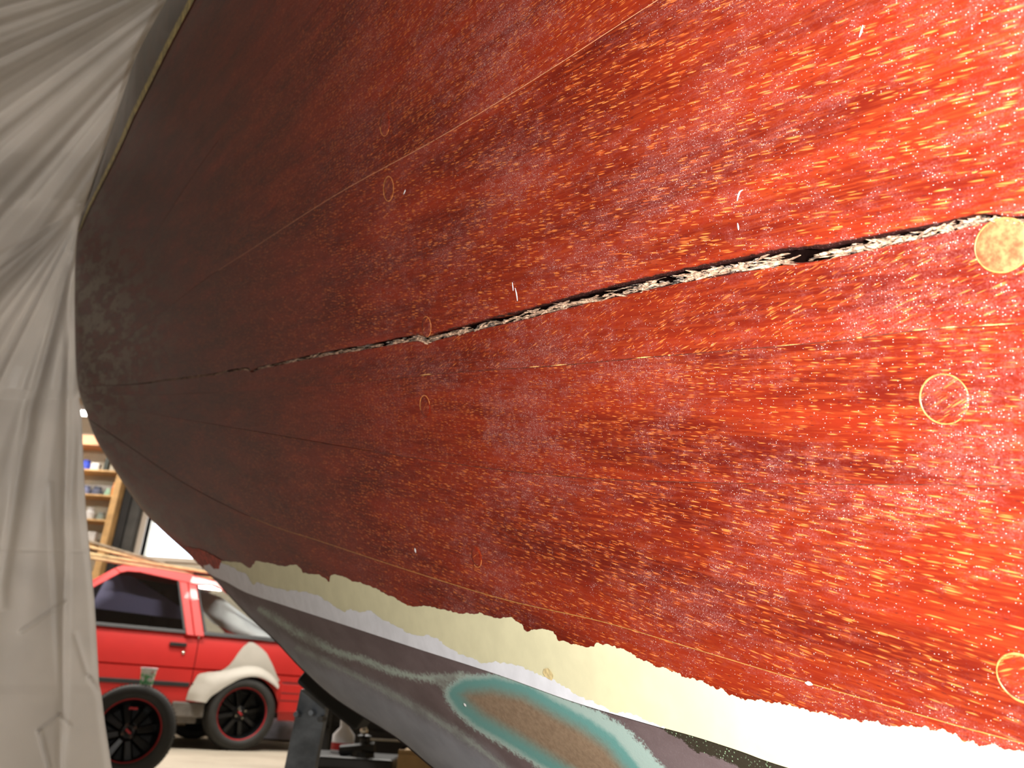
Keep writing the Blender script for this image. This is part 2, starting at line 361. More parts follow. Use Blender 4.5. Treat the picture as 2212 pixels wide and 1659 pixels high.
# split: dark groove floor and the splinters standing in it
def groove():
    c = resample(S3, 700); h = hw_crack(c[:, 0])*1.5+1
    P = np.stack([c+[0, 1]*(-h[:, None]), c, c+[0, 1]*h[:, None]], 1)
    X = H(P[..., 0], P[..., 1], .0075)
    mesh('split_floor', X.reshape(-1, 3), grid_faces(700, 3), M_DARK, HROOT, fix=False, label='dark open gap behind the split')
groove()
def splinters(name, n, mat, lo, hi, d0, d1, L0, L1, wfac, seed, label):
    r = np.random.default_rng(seed); c3 = resample(S3, 2000); mb = MB()
    xs = 330+(2320-330)*r.random(n)**1.25
    for x in xs:
        hw = hw_crack(x); i = np.argmin(abs(c3[:, 0]-x)); y = c3[i, 1]; tg = c3[min(i+6, 1999)]-c3[max(i-6, 0)]; tg = tg/np.linalg.norm(tg); nn = np.array([-tg[1], tg[0]])
        if 1690 < x < 1778 and lo < .5 and r.random() < .93: continue      # the open hole
        vv_ = r.uniform(lo, hi)
        if jag(np.array([x*1.1]), seed+40, 1.)[0]*.9+.55*math.sin(x*.09+vv_*6)+(.25 if vv_ < 0 else -.1) > .2 and L0 < 15: continue
        g = max(.35, hw/14); L = r.uniform(L0, L1)*g; wd = r.uniform(.35, 1)*wfac*hw
        cpos = np.array([x, y])+nn*hw*vv_; th = r.normal(0, .22); ca, sa = math.cos(th), math.sin(th)
        t2 = ca*tg+sa*nn; n2 = -sa*tg+ca*nn; m = r.integers(5, 8); k = np.linspace(-1, 1, m)
        up = [cpos+t2*L*a+n2*wd*(.2+.8*(1-a*a))*r.uniform(.3, 1) for a in k]; dn = [cpos+t2*L*a-n2*wd*(.2+.8*(1-a*a))*r.uniform(.3, 1) for a in k]
        P = np.array(up+dn); dep = r.uniform(d0, d1); tilt = r.normal(0, .0009, 2*m)
        X = H(P[:, 0], P[:, 1], dep+tilt, roll=False); Xb = X+NW*.0012
        F = [(j, j+1, m+j+1, m+j) for j in range(m-1)]; ring = list(range(m))+list(range(2*m-1, m-1, -1))
        Fb = [(ring[j], ring[(j+1) % len(ring)], ring[(j+1) % len(ring)]+2*m, ring[j]+2*m) for j in range(len(ring))]
        mb.add(list(X)+list(Xb), F+Fb)
    o = mb.build(name, mat, HROOT, smooth=False, label=label); o['kind'] = 'stuff'
splinters('torn_filler', 800, M_SPLGREY, -.6, .95, .0015, .0045, 6, 20, .26, 11, 'grey crumbling filler inside the split')
splinters('wood_splinters', 900, M_SPLINT, -.55, .98, -.0004, .0022, 6, 26, .26, 12, 'pale torn wood fibres along the split')
splinters('wood_splinters', 110, M_SPLINT, .1, .8, -.001, .001, 18, 48, .38, 13, 'pale torn wood fibres along the split')

# inner planking (closes hairline joints) and far side of the hull
def inner():
    A = np.array([(x, y) for x, y in LIMB]); n = 60
    q = resample(LIMB, 160); inward = np.array([1500, 700.])-q; inward /= np.linalg.norm(inward, axis=1)[:, None]
    outer = resample([(1500,-1000),(3200,-1000),(3400,400),(3300,1200),(3200,2110),(2400,2300)], 160)
    u = np.linspace(0, 1, 50)**1.3
    st = q+inward*40
    P = st[:, None]*(1-u)[None, :, None]+outer[:, None]*u[None, :, None]
    X = W(P[..., 0], P[..., 1], hz(P[..., 0], P[..., 1])); X = X+NW*.014
    mesh('inner_planking', X.reshape(-1, 3), grid_faces(160, 50), M_INNER, HROOT, fix=False)
    # far side: rolls round the stem and keel and runs back
    d = np.r_[0, 3, 8, 16, 30, 50, 80, 140, 260, 500, 900, 1400]
    P = q[:, None]+inward[:, None]*d[None, :, None]
    z0 = hz(q[:, 0], q[:, 1])[:, None]; wd = (185/np.maximum(z0, .5)); uu = np.clip(1-d[None]/wd, 0, 1)
    Z = z0+.12*np.sqrt(np.maximum(1-uu*uu, 0))+d[None]*.0001
    X = W(P[..., 0], P[..., 1], Z)
    X[..., 2] = np.maximum(X[..., 2], .28)
    mesh('far_side_planking', X.reshape(-1, 3), grid_faces(160, len(d)), M_INNER, HROOT, fix=False)
inner()

# paint band ------------------------------------------------------------
def ragged(C, step, seed, amp, skew=0.):
    q = resample(C, step=step, smooth=False); x = q[:, 0]; t = np.gradient(q, axis=0); t /= np.linalg.norm(t, axis=1)[:, None]; nn = np.stack([-t[:, 1], t[:, 0]], -1)
    a = amp(x) if callable(amp) else amp
    return q+nn*(jag(np.arange(len(q))*step, seed, 1.)*a)[:, None]
C_TOP = [(440,1190),(462,1203),(480,1212),(520,1215),(540,1228),(553,1213),(580,1215),(600,1222),(615,1224),(640,1222),(655,1238),(690,1240),(708,1251),(711,1257),(716,1244),(726,1241),(740,1243),(760,1256),(780,1257),(800,1265),(830,1282),(850,1290),(880,1310),(920,1308),(960,1317),(1000,1326),(1030,1326),(1037,1320),(1046,1328),(1080,1334),(1105,1333),(1125,1345),(1140,1362),(1148,1358),(1165,1358),(1190,1362),(1200,1370),(1207,1384),(1250,1396),(1285,1398),(1292,1390),(1320,1396),(1360,1410),(1400,1430),(1450,1455),(1500,1470),(1560,1491),(1600,1503),(1680,1516),(1750,1535),(1800,1544),(1850,1556),(1900,1562),(1950,1570),(2000,1572),(2050,1582),(2100,1598),(2150,1612),(2212,1628),(2600,1745),(3200,1925)]
C_MID = [(442,1192),(475,1215),(500,1225),(530,1240),(548,1263),(556,1256),(580,1266),(600,1272),(650,1278),(665,1276),(690,1287),(720,1306),(745,1319),(757,1314),(775,1322),(800,1320),(830,1338),(860,1351),(880,1366),(900,1372),(925,1370),(960,1390),(1000,1412),(1040,1435),(1055,1434),(1070,1429),(1120,1434),(1140,1446),(1170,1455),(1230,1490),(1280,1512),(1320,1535),(1380,1548),(1400,1555),(1425,1570),(1440,1573)]
def band(name, T, B, mat, off, nv=10, label=None):
    n = 1500; T = np.stack([np.interp(np.linspace(0, len(T)-1, n), range(len(T)), T[:, k]) for k in (0, 1)], -1)
    xs = T[:, 0]; ib = np.interp(xs, B[:, 0], B[:, 1]); Bm = np.stack([xs, np.maximum(ib, T[:, 1])], -1)
    v = np.linspace(0, 1, nv); P = T[:, None]*(1-v)[None, :, None]+Bm[:, None]*v[None, :, None]
    X = H(P[..., 0], P[..., 1], off)
    return mesh(name, X.reshape(-1, 3), grid_faces(n, nv), mat, HROOT, fix=False, label=label)
SW = resample(S9, 900)
amp1 = lambda x: np.interp(x, [440, 900, 1300, 1500, 2212], [1.4, 2., 3.2, 4.5, 5])
TOP = ragged(C_TOP, 1.6, 21, amp1); MID = ragged(C_MID, 1.6, 22, lambda x: np.interp(x, [440, 1000, 1440], [1.8, 2.6, 3.5]))
o = np.maximum.accumulate(TOP[:, 0]); TOP = TOP[np.r_[True, np.diff(o) > 0]]
band('cream_primer_band', TOP, SW, M_CREAM, -.0005, 14, 'cream primer with a ragged upper edge')
o = np.maximum.accumulate(MID[:, 0]); MID = MID[np.r_[True, np.diff(o) > 0]]
band('white_paint_band', MID, SW, M_WHITE, -.0010, 8, 'white paint edge above the waterline')
def patch(name, poly, mat, off, parent=HROOT, seed=1, amp=1.5, label=None):
    q = ragged(np.vstack([poly, poly[:1]]), 3, seed, amp)[:-1]; c = q.mean(0)
    P = np.stack([np.repeat(c[None], len(q), 0), (q+c)/2, q], 1); P = np.concatenate([P, P[:1]], 0)
    X = H(P[..., 0], P[..., 1], off)
    return mesh(name, X.reshape(-1, 3), grid_faces(len(P), 3), mat, parent, fix=False, **({'label': label} if label else {}))
patch('red_paint_patch', np.array([(398,1180),(420,1185),(440,1188),(462,1200),(480,1212),(474,1230),(464,1228),(455,1218),(440,1222),(425,1212),(410,1197)], float), M_REDP, -.0014, amp=2, label='patch of old red paint at the bow')
patch('filler_spot', np.array([(1178,1443),(1186,1442),(1194,1450),(1198,1458),(1196,1470),(1190,1467),(1180,1460),(1176,1452)], float), M_TAN, -.0016, amp=.8, label='small tan spot on the white paint')

# wood plugs --------------------------------------------------------------
def plug(cx, cy, rpx, fill=None, ring=(0, 6.283), wd=.0011, label=None):
    z = float(hz(cx, cy)); r = rpx*z/FPX; c = W(cx, cy, z)
    n = 40; V = []; seed = rng.uniform(10, 40)
    rr = np.array([0, .35, .7, .93, 1.])
    for i in range(n+1):
        t = 2*math.pi*i/n
        for k, q in enumerate(rr):
            p = c+(E1*math.cos(t)+E2*math.sin(t))*r*q; p = to_surf(p)-NW*(.00065 if k < 4 else .0001); V.append(p)
    V = np.array(V); gr, grx = grain_attr(V, seed, .5)
    m = M_WOOD if fill is None else fill
    o = mesh('wood_plug', V, grid_faces(n+1, 5), m, HROOT, fix=False, attrs=dict(gr=('FLOAT_VECTOR', gr), grx=('FLOAT_VECTOR', grx), dusty=('FLOAT', np.ones(len(V)))))
    if label: o['label'] = label
    t0, t1 = ring; m_ = 48; V = []
    for i in range(m_+1):
        t = t0+(t1-t0)*i/m_
        e = wd*(.45+.55*math.sin(math.pi*i/m_))
        for q in (r-e/2, r, r+e/2): V.append(to_surf(c+(E1*math.cos(t)+E2*math.sin(t))*q)-NW*(.0009 if q == r else .0005))
    mesh('glue_ring', V, grid_faces(m_+1, 3), M_RING, o, fix=False, origin=root_loc(HROOT))
def to_surf(p):
    q = M@(p-CAM); px = CX+FPX*q[0]/q[2]; py = CY-FPX*q[1]/q[2]; z = float(base_z(np.array(px), np.array(py)))
    for _ in range(3):
        s = W(px, py, np.array(z)); dd = (p-s); dd = dd-NW*(dd@NW); g = s+dd; q = M@(g-CAM); px = CX+FPX*q[0]/q[2]; py = CY-FPX*q[1]/q[2]; z = float(base_z(np.array(px), np.array(py)))
    return W(px, py, np.array(z))
M_PLUGP = plain('pale_orange_plug_wood', (.34, .11, .045), .45, 0, .3, 260, coat=.4)
plug(840, 408, 26, wd=.0013)
plug(922, 706, 22, ring=(1.4, 5.2), wd=.001)
plug(919, 878, 24, ring=(3.3, 6.6), wd=.001)
plug(2040, 862, 54, wd=.0009, ring=(3.4, 8.6))
plug(2208, 1465, 52, wd=.0013)
plug(2166, 530, 58, fill=M_PLUGP, wd=.0008, label='pale orange wooden plug beside the split')
plug(1030, 1203, 22, ring=(1, 3), wd=.0006)
plug(832, 268, 25, ring=(0, 2.4), wd=.0006)
# nicks and scratches
def nick(pts, hwp, label='small white scratch in the varnish'):
    ribbon('scratch', pts, hwp*np.sin(np.linspace(.25, np.pi-.1, 12)), M_CHIP, off=-.0006, nu=12, label=label)
for pts, h in [([(1594,434),(1596,424),(1600,414),(1607,410)], 1.8), ([(1597,497),(1596,489),(1595,482)], 1.6), ([(1119,650),(1117,635),(1114,622)], 1.1), ([(1110,628),(1108,610)], .8), ([(1858,80),(1862,68),(1866,55)], 1.6), ([(897,1184),(899,1194)], 1.6), ([(877,410),(873,420)], 1.0), ([(1741,1474),(1749,1476),(1757,1479)], 4), ([(1003,1519),(1008,1526)], 2.)]:
    q = np.array(pts, float); q = q if len(q) > 2 else np.array([q[0], q.mean(0), q[1]]); nick(q, h)

# underwater body ------------------------------------------------------------
def bottom_mat():
    t = NT('worn_antifouling_on_copper'); gr = t.attr('gr', True)
    n1 = t.noise(t.vmul(gr, (14, 30, 1)), 1, 6, .6); n2 = t.noise(t.vmul(gr, (160, 260, 1)), 1, 5, .7); n3 = t.noise(t.vmul(gr, (500, 700, 1)), 1, 3, .7)
    c = t.mix(t.step(n1, .3, .7), (.085, .058, .062), (.12, .088, .094))
    # grey lower belt
    g = t.math('ADD', t.attr('grey'), t.math('MULTIPLY', t.math('SUBTRACT', n1, .5), 30.))
    c = t.mix(t.step(g, -26, 30), c, t.mix(t.step(n1, .35, .65), (.17, .18, .215), (.215, .225, .265)))
    c = t.mix(t.math('MULTIPLY', t.step(n3, .5, .8), .25), c, (.20, .18, .19))
    # mint lines: distance in px-like units plus noise
    for k, wd, st in (('line1', 9., .9), ('line2', 8., .5)):
        d = t.math('ADD', t.attr(k), t.math('MULTIPLY', t.math('SUBTRACT', n2, .5), 34.)); d = t.math('ADD', d, t.math('MULTIPLY', t.math('SUBTRACT', n1, .5), 26.))
        c = t.mix(t.math('MULTIPLY', t.math('MULTIPLY', t.step(d, wd+4, wd-8), st), t.step(n1, .34, .54, .35, 1.)), c, (.33, .40, .36))
    d = t.math('ADD', t.attr('oval'), t.math('MULTIPLY', t.math('SUBTRACT', n2, .5), 26.)); dw = t.attr('owid')   # owid widens the mint halo on the upper side
    rel = t.math('SUBTRACT', d, dw)
    rel = t.math('ADD', rel, t.math('MULTIPLY', t.math('SUBTRACT', n3, .5), 26.))
    c = t.mix(t.step(rel, 6, -3), c, (.29, .39, .37))
    d2 = t.math('ADD', t.attr('oval'), t.math('MULTIPLY', t.math('SUBTRACT', n2, .5), 14.))
    c = t.mix(t.step(d2, 26, 12), c, (.10, .25, .24))
    c = t.mix(t.step(d2, 10, -26), c, t.mix(t.step(n2, .3, .7), (.17, .115, .075), (.235, .165, .11)))
    # bare dark patch
    b = t.math('ADD', t.attr('bare'), t.math('MULTIPLY', t.math('SUBTRACT', n2, .5), 24.))
    bs = t.step(b, 1, -2); c = t.mix(bs, c, (.022, .017, .010))
    vv = t.voro(t.vmul(gr, (500, 500, 1))); sp = t.math('MULTIPLY', t.math('MULTIPLY', t.step(vv, .3, .2), t.step(b, -70, -10)), t.math('MULTIPLY', bs, t.step(n2, .45, .6)))
    c = t.mix(sp, c, (.28, .42, .26))
    t.inp(Base_Color=c, Roughness=.55); t.bump(n3, .3, .0005); return t.m
def bottom():
    A = resample(S9, 900); Bq = resample(LIMB, step=2); i0 = np.argmin(((Bq-[427, 1217])**2).sum(1)); B = resample(Bq[i0:], 900)
    nu, nv = 620, 150; u = np.linspace(0, 1, nu)**1.4*899; v = np.linspace(0, 1, nv); v = 1-(1-v)**1.5
    a = np.stack([np.interp(u, range(900), A[:, k]) for k in (0, 1)], -1); b = np.stack([np.interp(u, range(900), B[:, k]) for k in (0, 1)], -1)
    P = a[:, None]*(1-v)[None, :, None]+b[:, None]*v[None, :, None]; px, py = P[..., 0], P[..., 1]
    dwl = np.linalg.norm(P-P[:, :1], axis=-1)
    off = .002*np.clip(dwl/6, 0, 1)
    X = H(px, py, off); gr, _ = grain_attr(X.reshape(-1, 3), 9, 0)
    oval = np.array([(985,1500),(1005,1488),(1060,1484),(1130,1500),(1200,1540),(1260,1572),(1310,1608),(1345,1650),(1400,1720),(1480,1850),(1380,1840),(1290,1720),(1230,1672),(1180,1640),(1100,1590),(1035,1552),(1000,1522)], float)
    l1 = np.array([(560,1318),(595,1338),(640,1368),(690,1392),(730,1412),(780,1425),(840,1450),(900,1464),(945,1466),(970,1500),(1000,1545),(1060,1590),(1140,1640),(1200,1680)], float)
    l1b = np.array([(930,1468),(990,1462),(1050,1468),(1120,1488)], float)
    l2 = np.array([(640,1400),(720,1440),(800,1478),(870,1515),(930,1550),(1000,1595),(1040,1622),(1090,1665),(1150,1720)], float)
    gl = np.array([(440,1236),(540,1322),(640,1402),(720,1442),(800,1480),(870,1517),(930,1552),(1000,1597),(1060,1640),(1150,1720),(1400,1900),(1900,2250)], float)
    gx = np.interp(px, gl[:, 0], gl[:, 1]); dl = seg_dist(px, py, gl)*np.sign(py-gx)
    bare = np.array([(1412,1566),(1440,1588),(1465,1600),(1500,1625),(1545,1640),(1590,1660),(1700,1720),(2300,2000),(3300,2300),(3300,2100),(2000,1742),(1700,1650),(1600,1618),(1500,1588)], float)
    ov = sdf(px, py, oval); L1 = np.minimum(seg_dist(px, py, l1), seg_dist(px, py, l1b))
    owid = 26+np.clip((px-1150)*.12, 0, 40)*(py < np.interp(px, [1000, 1400], [1530, 1740]))
    at = dict(gr=('FLOAT_VECTOR', gr), grey=('FLOAT', dl.ravel()), line1=('FLOAT', L1.ravel()), line2=('FLOAT', seg_dist(px, py, l2).ravel()), oval=('FLOAT', ov.ravel()), owid=('FLOAT', owid.ravel()), bare=('FLOAT', sdf(px, py, bare).ravel()))
    mesh('bottom_planking', X.reshape(-1, 3), grid_faces(nu, nv), bottom_mat(), HROOT, fix=False, attrs=at, label='dull purple-brown antifouled bottom with a teal ringed copper patch')
bottom()

# ------------------------------------------------------------------ room
M_FLOOR = None
def floor_mat():
    t = NT('worn_concrete'); g = t.n('ShaderNodeNewGeometry'); P = g.outputs['Position']
    a = t.noise(P, 1.2, 6, .6); b = t.noise(P, 25, 4, .7)
    c = t.mix(t.step(a, .3, .7), (.30, .26, .20), (.42, .37, .29)); c = t.mix(t.math('MULTIPLY', t.step(b, .5, .75), .3), c, (.18, .16, .13))
    t.inp(Base_Color=c, Roughness=.7); t.bump(b, .2, .003); return t.m
M_FLOOR = floor_mat(); M_WALL = plain('cream_plaster', (.62, .55, .43), .85, 0, .05, 2)
M_CEIL = plain('ceiling_board', (.55, .52, .46), .9, 0, .05, 2); M_BLACK = plain('black_paint', (.012, .012, .012), .5, 0, .2, 5)
M_GREYP = plain('dark_grey_paint', (.06, .058, .052), .6, 0, .15, 5); M_FRAME = plain('cream_window_frame', (.62, .55, .45), .5, 0, .04, 5)
XL, XR, Y0, YB, ZC = -7., 5., -3., 9.75, 4.4
def struct(name, lo, hi, mat, parent=None): o = MB().box(lo, hi).build(name, mat, parent); o['kind'] = 'structure'; return o
struct('floor', (XL, Y0, -.1), (XR, YB+.2, 0), M_FLOOR)
struct('ceiling', (XL, Y0, ZC), (XR, YB+.2, ZC+.1), M_CEIL)
struct('wall_left', (XL-.1, Y0, 0), (XL, YB+.2, ZC), M_WALL)
struct('wall_right', (XR, Y0, 0), (XR+.1, YB+.2, ZC), M_WALL)
struct('wall_front', (XL, Y0-.1, 0), (XR, Y0, ZC), M_WALL)
WX0, WX1, WZ0, WZ1 = -4.30, -2.0, 1.87, 3.3
o = MB(); o.box((XL, YB, 0), (WX0, YB+.2, ZC)).box((WX1, YB, 0), (XR, YB+.2, ZC)).box((WX0, YB, 0), (WX1, YB+.2, WZ0)).box((WX0, YB, WZ1), (WX1, YB+.2, ZC))
o = o.build('wall_back', M_WALL); o['kind'] = 'structure'
def glass(name, tint, mixf, rough=.02):
    t = NT(name); tr = t.n('ShaderNodeBsdfTransparent'); tr.inputs[0].default_value = (*tint, 1); gl = t.n('ShaderNodeBsdfGlossy'); gl.inputs['Roughness'].default_value = rough
    fr = t.n('ShaderNodeFresnel'); fr.inputs[0].default_value = 1.45; mx = t.n('ShaderNodeMixShader'); t.t.links.new(t.math('ADD', fr.outputs[0], mixf, True), mx.inputs[0])
    t.t.links.new(tr.outputs[0], mx.inputs[1]); t.t.links.new(gl.outputs[0], mx.inputs[2]); t.t.links.new(mx.outputs[0], t.t.nodes['Material Output'].inputs[0]); return t.m
M_PANE = glass('window_glass', (.95, .97, 1), .02)
wn = MB().box((WX0, YB+.06, WZ0), (WX1, YB+.068, WZ1)).build('window_1', M_PANE); wn['kind'] = 'structure'
fr = MB()
for lo, hi in [((WX0-.07, YB-.03, WZ0-.06), (WX0, YB+.1, WZ1+.06)), ((WX1, YB-.03, WZ0-.06), (WX1+.07, YB+.1, WZ1+.06)), ((WX0, YB-.03, WZ1), (WX1, YB+.1, WZ1+.06)), ((WX0, YB-.03, WZ0-.05), (WX1, YB+.1, WZ0)), (((WX0+WX1)/2-.03, YB+.02, WZ0), ((WX0+WX1)/2+.03, YB+.1, WZ1))]: fr.box(lo, hi)
fr.build('window_frame', M_FRAME, wn)
# dark upright locker post between shelf and window
po = thing('tall_panel', 'tall black and dark grey panel standing between the shelf unit and the bright window', 'panel', (-4.49, YB-.15, 0))
MB().box((-4.585, YB-.16, .02), (-4.49, YB-.02, 3.6)).build('black_board', M_BLACK, po); MB().box((-4.488, YB-.13, .02), (-4.375, YB-.02, 3.6)).build('grey_board', M_GREYP, po)
MB().box((-4.588, YB-.18, 0), (-4.37, YB-.01, .05)).build('foot', M_BLACK, po)
# shelf unit
M_PINE = plain('yellow_pine', (.60, .36, .14), .5, 0, .12, 8); M_BACK = plain('shelf_back_board', (.42, .38, .30), .7, 0, .05, 5)
sh = thing('shelf_unit', 'pine shelf unit with small jars against the back wall, left of the window', 'shelf', (-5.1, YB-.15, 0))
SY0, SY1, SX0, SX1 = YB-.27, YB-.02, -5.75, -4.64
for z in (1.62, 1.945, 2.225, 2.52, 2.82): bevel(MB().box((SX0, SY0, z-.02), (SX1-.03, SY1, z)).build('shelf_board', M_PINE, sh), .002)
MB().box((SX1-.03, SY0-.005, .03), (SX1+.045, SY1, 3.2)).build('side_panel', M_PINE, sh); MB().box((SX0-.03, SY0, .03), (SX0, SY1, 3.2)).build('side_panel', M_PINE, sh)
MB().box((SX0, SY1-.01, .1), (SX1-.03, SY1+.01, 3.2)).build('back_board', M_BACK, sh); MB().box((SX0-.03, SY0-.01, 3.12), (SX1+.03, SY1, 3.24)).build('top_board', plain('reddish_board', (.50, .22, .09), .5), sh)
MB().box((SX0, SY0+.02, .0), (SX1, SY1, .1)).build('plinth', M_PINE, sh)
def jar(name, label, cat, x, z, r, h, col, lid=None, cap='lid', box=False, grp='small jars and boxes on the pine shelves'):
    t = thing(name, label, cat, (x, SY0+.09, z), grp); m = plain(name+'_paint', col, .4)
    if box: yo = .12 if 'behind' in label else 0; bevel(MB().box((x-r, SY0+.04+yo, z), (x+r, SY0+.12+yo, z+h)).build('carton', m, t), .004)
    else: MB().lathe([(0, 0), (r, 0), (r, h*.75), (r*.7, h*.9), (r*.7, h), (0, h)], 16, c=(x, SY0+.09, z)).build('body', m, t, smooth=False)
    if lid: MB().lathe([(0, h), (r*.75, h), (r*.75, h+.025), (0, h+.025)], 14, c=(x, SY0+.09, z)).build(cap, plain(name+'_lid', lid, .4), t)
jar('jar', 'round blue jar on the top pine shelf', 'jar', -5.11, 2.82, .055, .1, (.03, .06, .45), (.02, .04, .3))
jar('bottle', 'tall black bottle with pale base on the top pine shelf', 'bottle', -4.86, 2.82, .035, .2, (.012, .02, .015), (.6, .5, .25), 'cap')
jar('carton', 'small white carton between the blue jar and black bottle', 'box', -4.98, 2.82, .05, .09, (.6, .58, .56), box=True)
jar('jar', 'grey-blue jar at the left of the second shelf', 'jar', -5.04, 2.52, .06, .085, (.18, .2, .34), (.15, .17, .28))
jar('jar', 'dark slate jar in the middle of the second shelf', 'jar', -4.90, 2.52, .06, .08, (.09, .10, .16), (.07, .08, .12))
jar('jar', 'pale green jar at the right of the second shelf', 'jar', -4.76, 2.52, .045, .07, (.30, .50, .36), (.35, .5, .4))
jar('carton', 'long white carton lying behind the jars of the second shelf', 'box', -4.93, 2.52, .17, .15, (.62, .6, .58), box=True)
jar('bottle', 'small orange bottle near the side panel on the second shelf', 'bottle', -4.705, 2.52, .028, .15, (.70, .22, .05), (.6, .2, .05), 'cap')
jar('jar', 'white jar on the third shelf', 'jar', -4.92, 2.225, .055, .12, (.58, .56, .54), (.5, .48, .46))
jar('jar', 'grey-green jar on the third shelf', 'jar', -4.78, 2.225, .05, .07, (.22, .26, .22), (.2, .22, .2))
jar('carton', 'small grey carton at the left of the third shelf', 'box', -5.04, 2.225, .05, .1, (.35, .35, .36), box=True)
jar('carton', 'pale carton on the lowest visible shelf', 'box', -4.86, 1.945, .09, .14, (.55, .53, .5), box=True)
jar('jar', 'dark jar on the lowest visible shelf', 'jar', -5.02, 1.945, .05, .06, (.05, .07, .07), (.05, .05, .05))
# added luminaires, unseen
M_TUBE = plain('fluorescent_tube', (1, 1, 1), .4, emis=(1, .98, .93), es=9); M_HOUS = plain('lamp_housing', (.6, .6, .58), .4)
def luminaire(x, y, z, energy, label, L=1.3, ang=0.):
    t = thing('fluorescent_lamp', label, 'lamp', (x, y, z), 'fluorescent lamps hung from the ceiling')
    c, s = math.cos(ang), math.sin(ang); fr = lambda a, b, d: (x+a*c-b*s, y+a*s+b*c, z+d)
    MB().box((-L/2, -.08, .03), (L/2, .08, .09), fr).build('housing', M_HOUS, t)
    for b in (-.04, .04): MB().tube([fr(-L/2+.03, b, .01), fr(L/2-.03, b, .01)], .015, 10).build('tube', M_TUBE, t, smooth=True)
    for a in (-L/2+.15, L/2-.15): MB().tube([fr(a, 0, .09), fr(a, 0, ZC-z)], .006, 6).build('hanger', M_HOUS, t)
    if energy:
        l = bpy.data.lights.new('added_lamp_light', 'AREA'); l.shape = 'RECTANGLE'; l.size = L; l.size_y = .14; l.energy = energy; l.color = (1, .95, .87)
        lo = bpy.data.objects.new('added_lamp_light', l); COL.objects.link(lo); lo.parent = t; lo.location = (0, 0, -.02); lo.rotation_euler = (0, 0, ang)
luminaire(-2.6, 6.2, 3.6, 150, 'added unseen fluorescent lamp over the red car', ang=.56)  # added lamp, unseen, lights the car from above
luminaire(-.6, 6.2, 3.6, 130, 'added unseen fluorescent lamp right of the red car', ang=.56)  # second added lamp out of view, for the car's near side
luminaire(-5.0, 6.4, 3.6, 90, 'added unseen fluorescent lamp beyond the plastic sheet', ang=.56)  # third added lamp, unseen, brings in light from behind the sheet
luminaire(-5.35, 9.1, 3.38, 25, 'fluorescent lamp just above the pine shelf unit', L=.9)

# ------------------------------------------------------------------ car
CH = np.array([-2.08954285, 7.2910929, 0.]); CT = np.array([.8480481, .52991926, 0]); CN = np.array([.52991926, -.8480481, 0]); CZ = np.array([0, 0, 1.])
def cf(s, w, z): return tuple(CH+CT*s+CN*w+CZ*z)
def wz(z): return 0. if z <= .86 else -.02-(z-.88)*.4
M_RED = plain('red_car_paint', (.50, .013, .010), .5, 0, .06, 1.5, coat=.1)
M_RUB = plain('black_trim', (.012, .012, .012), .55); M_TYRE = plain('tyre_rubber', (.022, .021, .019), .75, 0, .1, 20)
M_RIM = plain('black_rim', (.009, .009, .010), .3, .3); M_RLINE = plain('red_rim_line', (.45, .015, .02), .5); M_CHROME = plain('chrome', (.75, .72, .65), .12, 1.)
M_PRIM = plain('grey_white_primer', (.44, .41, .36), .7, 0, .04, 6); M_ROCK = plain('grey_sill', (.12, .105, .09), .6, 0, .15, 10)
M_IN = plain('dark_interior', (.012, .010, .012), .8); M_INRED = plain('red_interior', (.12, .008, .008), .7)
M_LAV = plain('lavender_window_tone', (.22, .21, .29), .6, 0, .04, 3); M_COVER = plain('pale_cover', (.50, .50, .50), .5, 0, .08, 3)
M_CARGL = glass('dark_car_glass', (.75, .75, .8), .0); M_CARGL2 = glass('clear_car_glass', (.9, .92, .92), .03)
car = thing('hatchback_car', 'red hatchback with pale primer on its rear arch and timber battens on the roof', 'car', tuple(CH+CT*-.9+CN*-.8))
AR = .325
def zb(s):
    z = .24
    for c in (0, -2.4):
        if abs(s-c) < AR: z = max(z, .26+math.sqrt(AR**2-(s-c)**2))
    return z
def zt(s): return float(np.interp(s, [-3.2, -3.1, -1.75, -1.4, .5, .85, .95], [.62, .70, .84, .87, .87, .83, .78]))
def body_panel(name, s0, s1, side=0, parent=car, n=None):
    n = n or max(4, int((s1-s0)/.03)); V = []; rows = [0, .12, .30, .48, .56, .60, .66, .8, .93, 1]
    for s in np.linspace(s0, s1, n):
        b, t = zb(s), zt(s)
        for k, q in enumerate(rows):
            z = b+(t-b)*q
            # character crease at z=.61: panel steps in just below it
            wv = -.035*max(0, (z-.62)/.26)**2-.05*max(0, (.40-z)/.2)**1.5-(.016 if .585 < z < .612 else 0)
            V.append(cf(s, wv, z))
        
    # make crease exact rows
    V = []
    zz = [.0, .25, .5, .75, 1.]
    for s in np.linspace(s0, s1, n):
        b, t = zb(s), zt(s); zs = list(np.linspace(b, min(.595, max(b, .595)), 8)) if b < .59 else list(np.linspace(b-.001, b, 8))
        lo = max(b, .612); zs += [max(b, .598), max(b, .603), lo]+list(np.linspace(lo, t, 8)[1:])
        for z in zs:
            wv = -.035*max(0, (z-.62)/.26)**2-.05*max(0, (.40-z)/.2)**1.5-(.014 if .597 < z < .605 else 0)
            e = max(0, (abs(s+1.1)-1.7)/.5); wv -= .18*e*e
            V.append(cf(s, wv if not side else -1.6-wv, z))
    return mesh(name, V, grid_faces(n, len(zs)), M_RED, parent, smooth=True, fix=True)
for sd in (0, 1):
    a = body_panel('front_fender', -3.2, -1.505, sd); a.data.set_sharp_from_angle(angle=.6)
    d = body_panel('door', -1.5, -.448, sd); d.data.set_sharp_from_angle(angle=.6)
    r = body_panel('rear_fender', -.442, .95, sd); r.data.set_sharp_from_angle(angle=.6)
    if sd == 0: DOOR, REARF = d, r
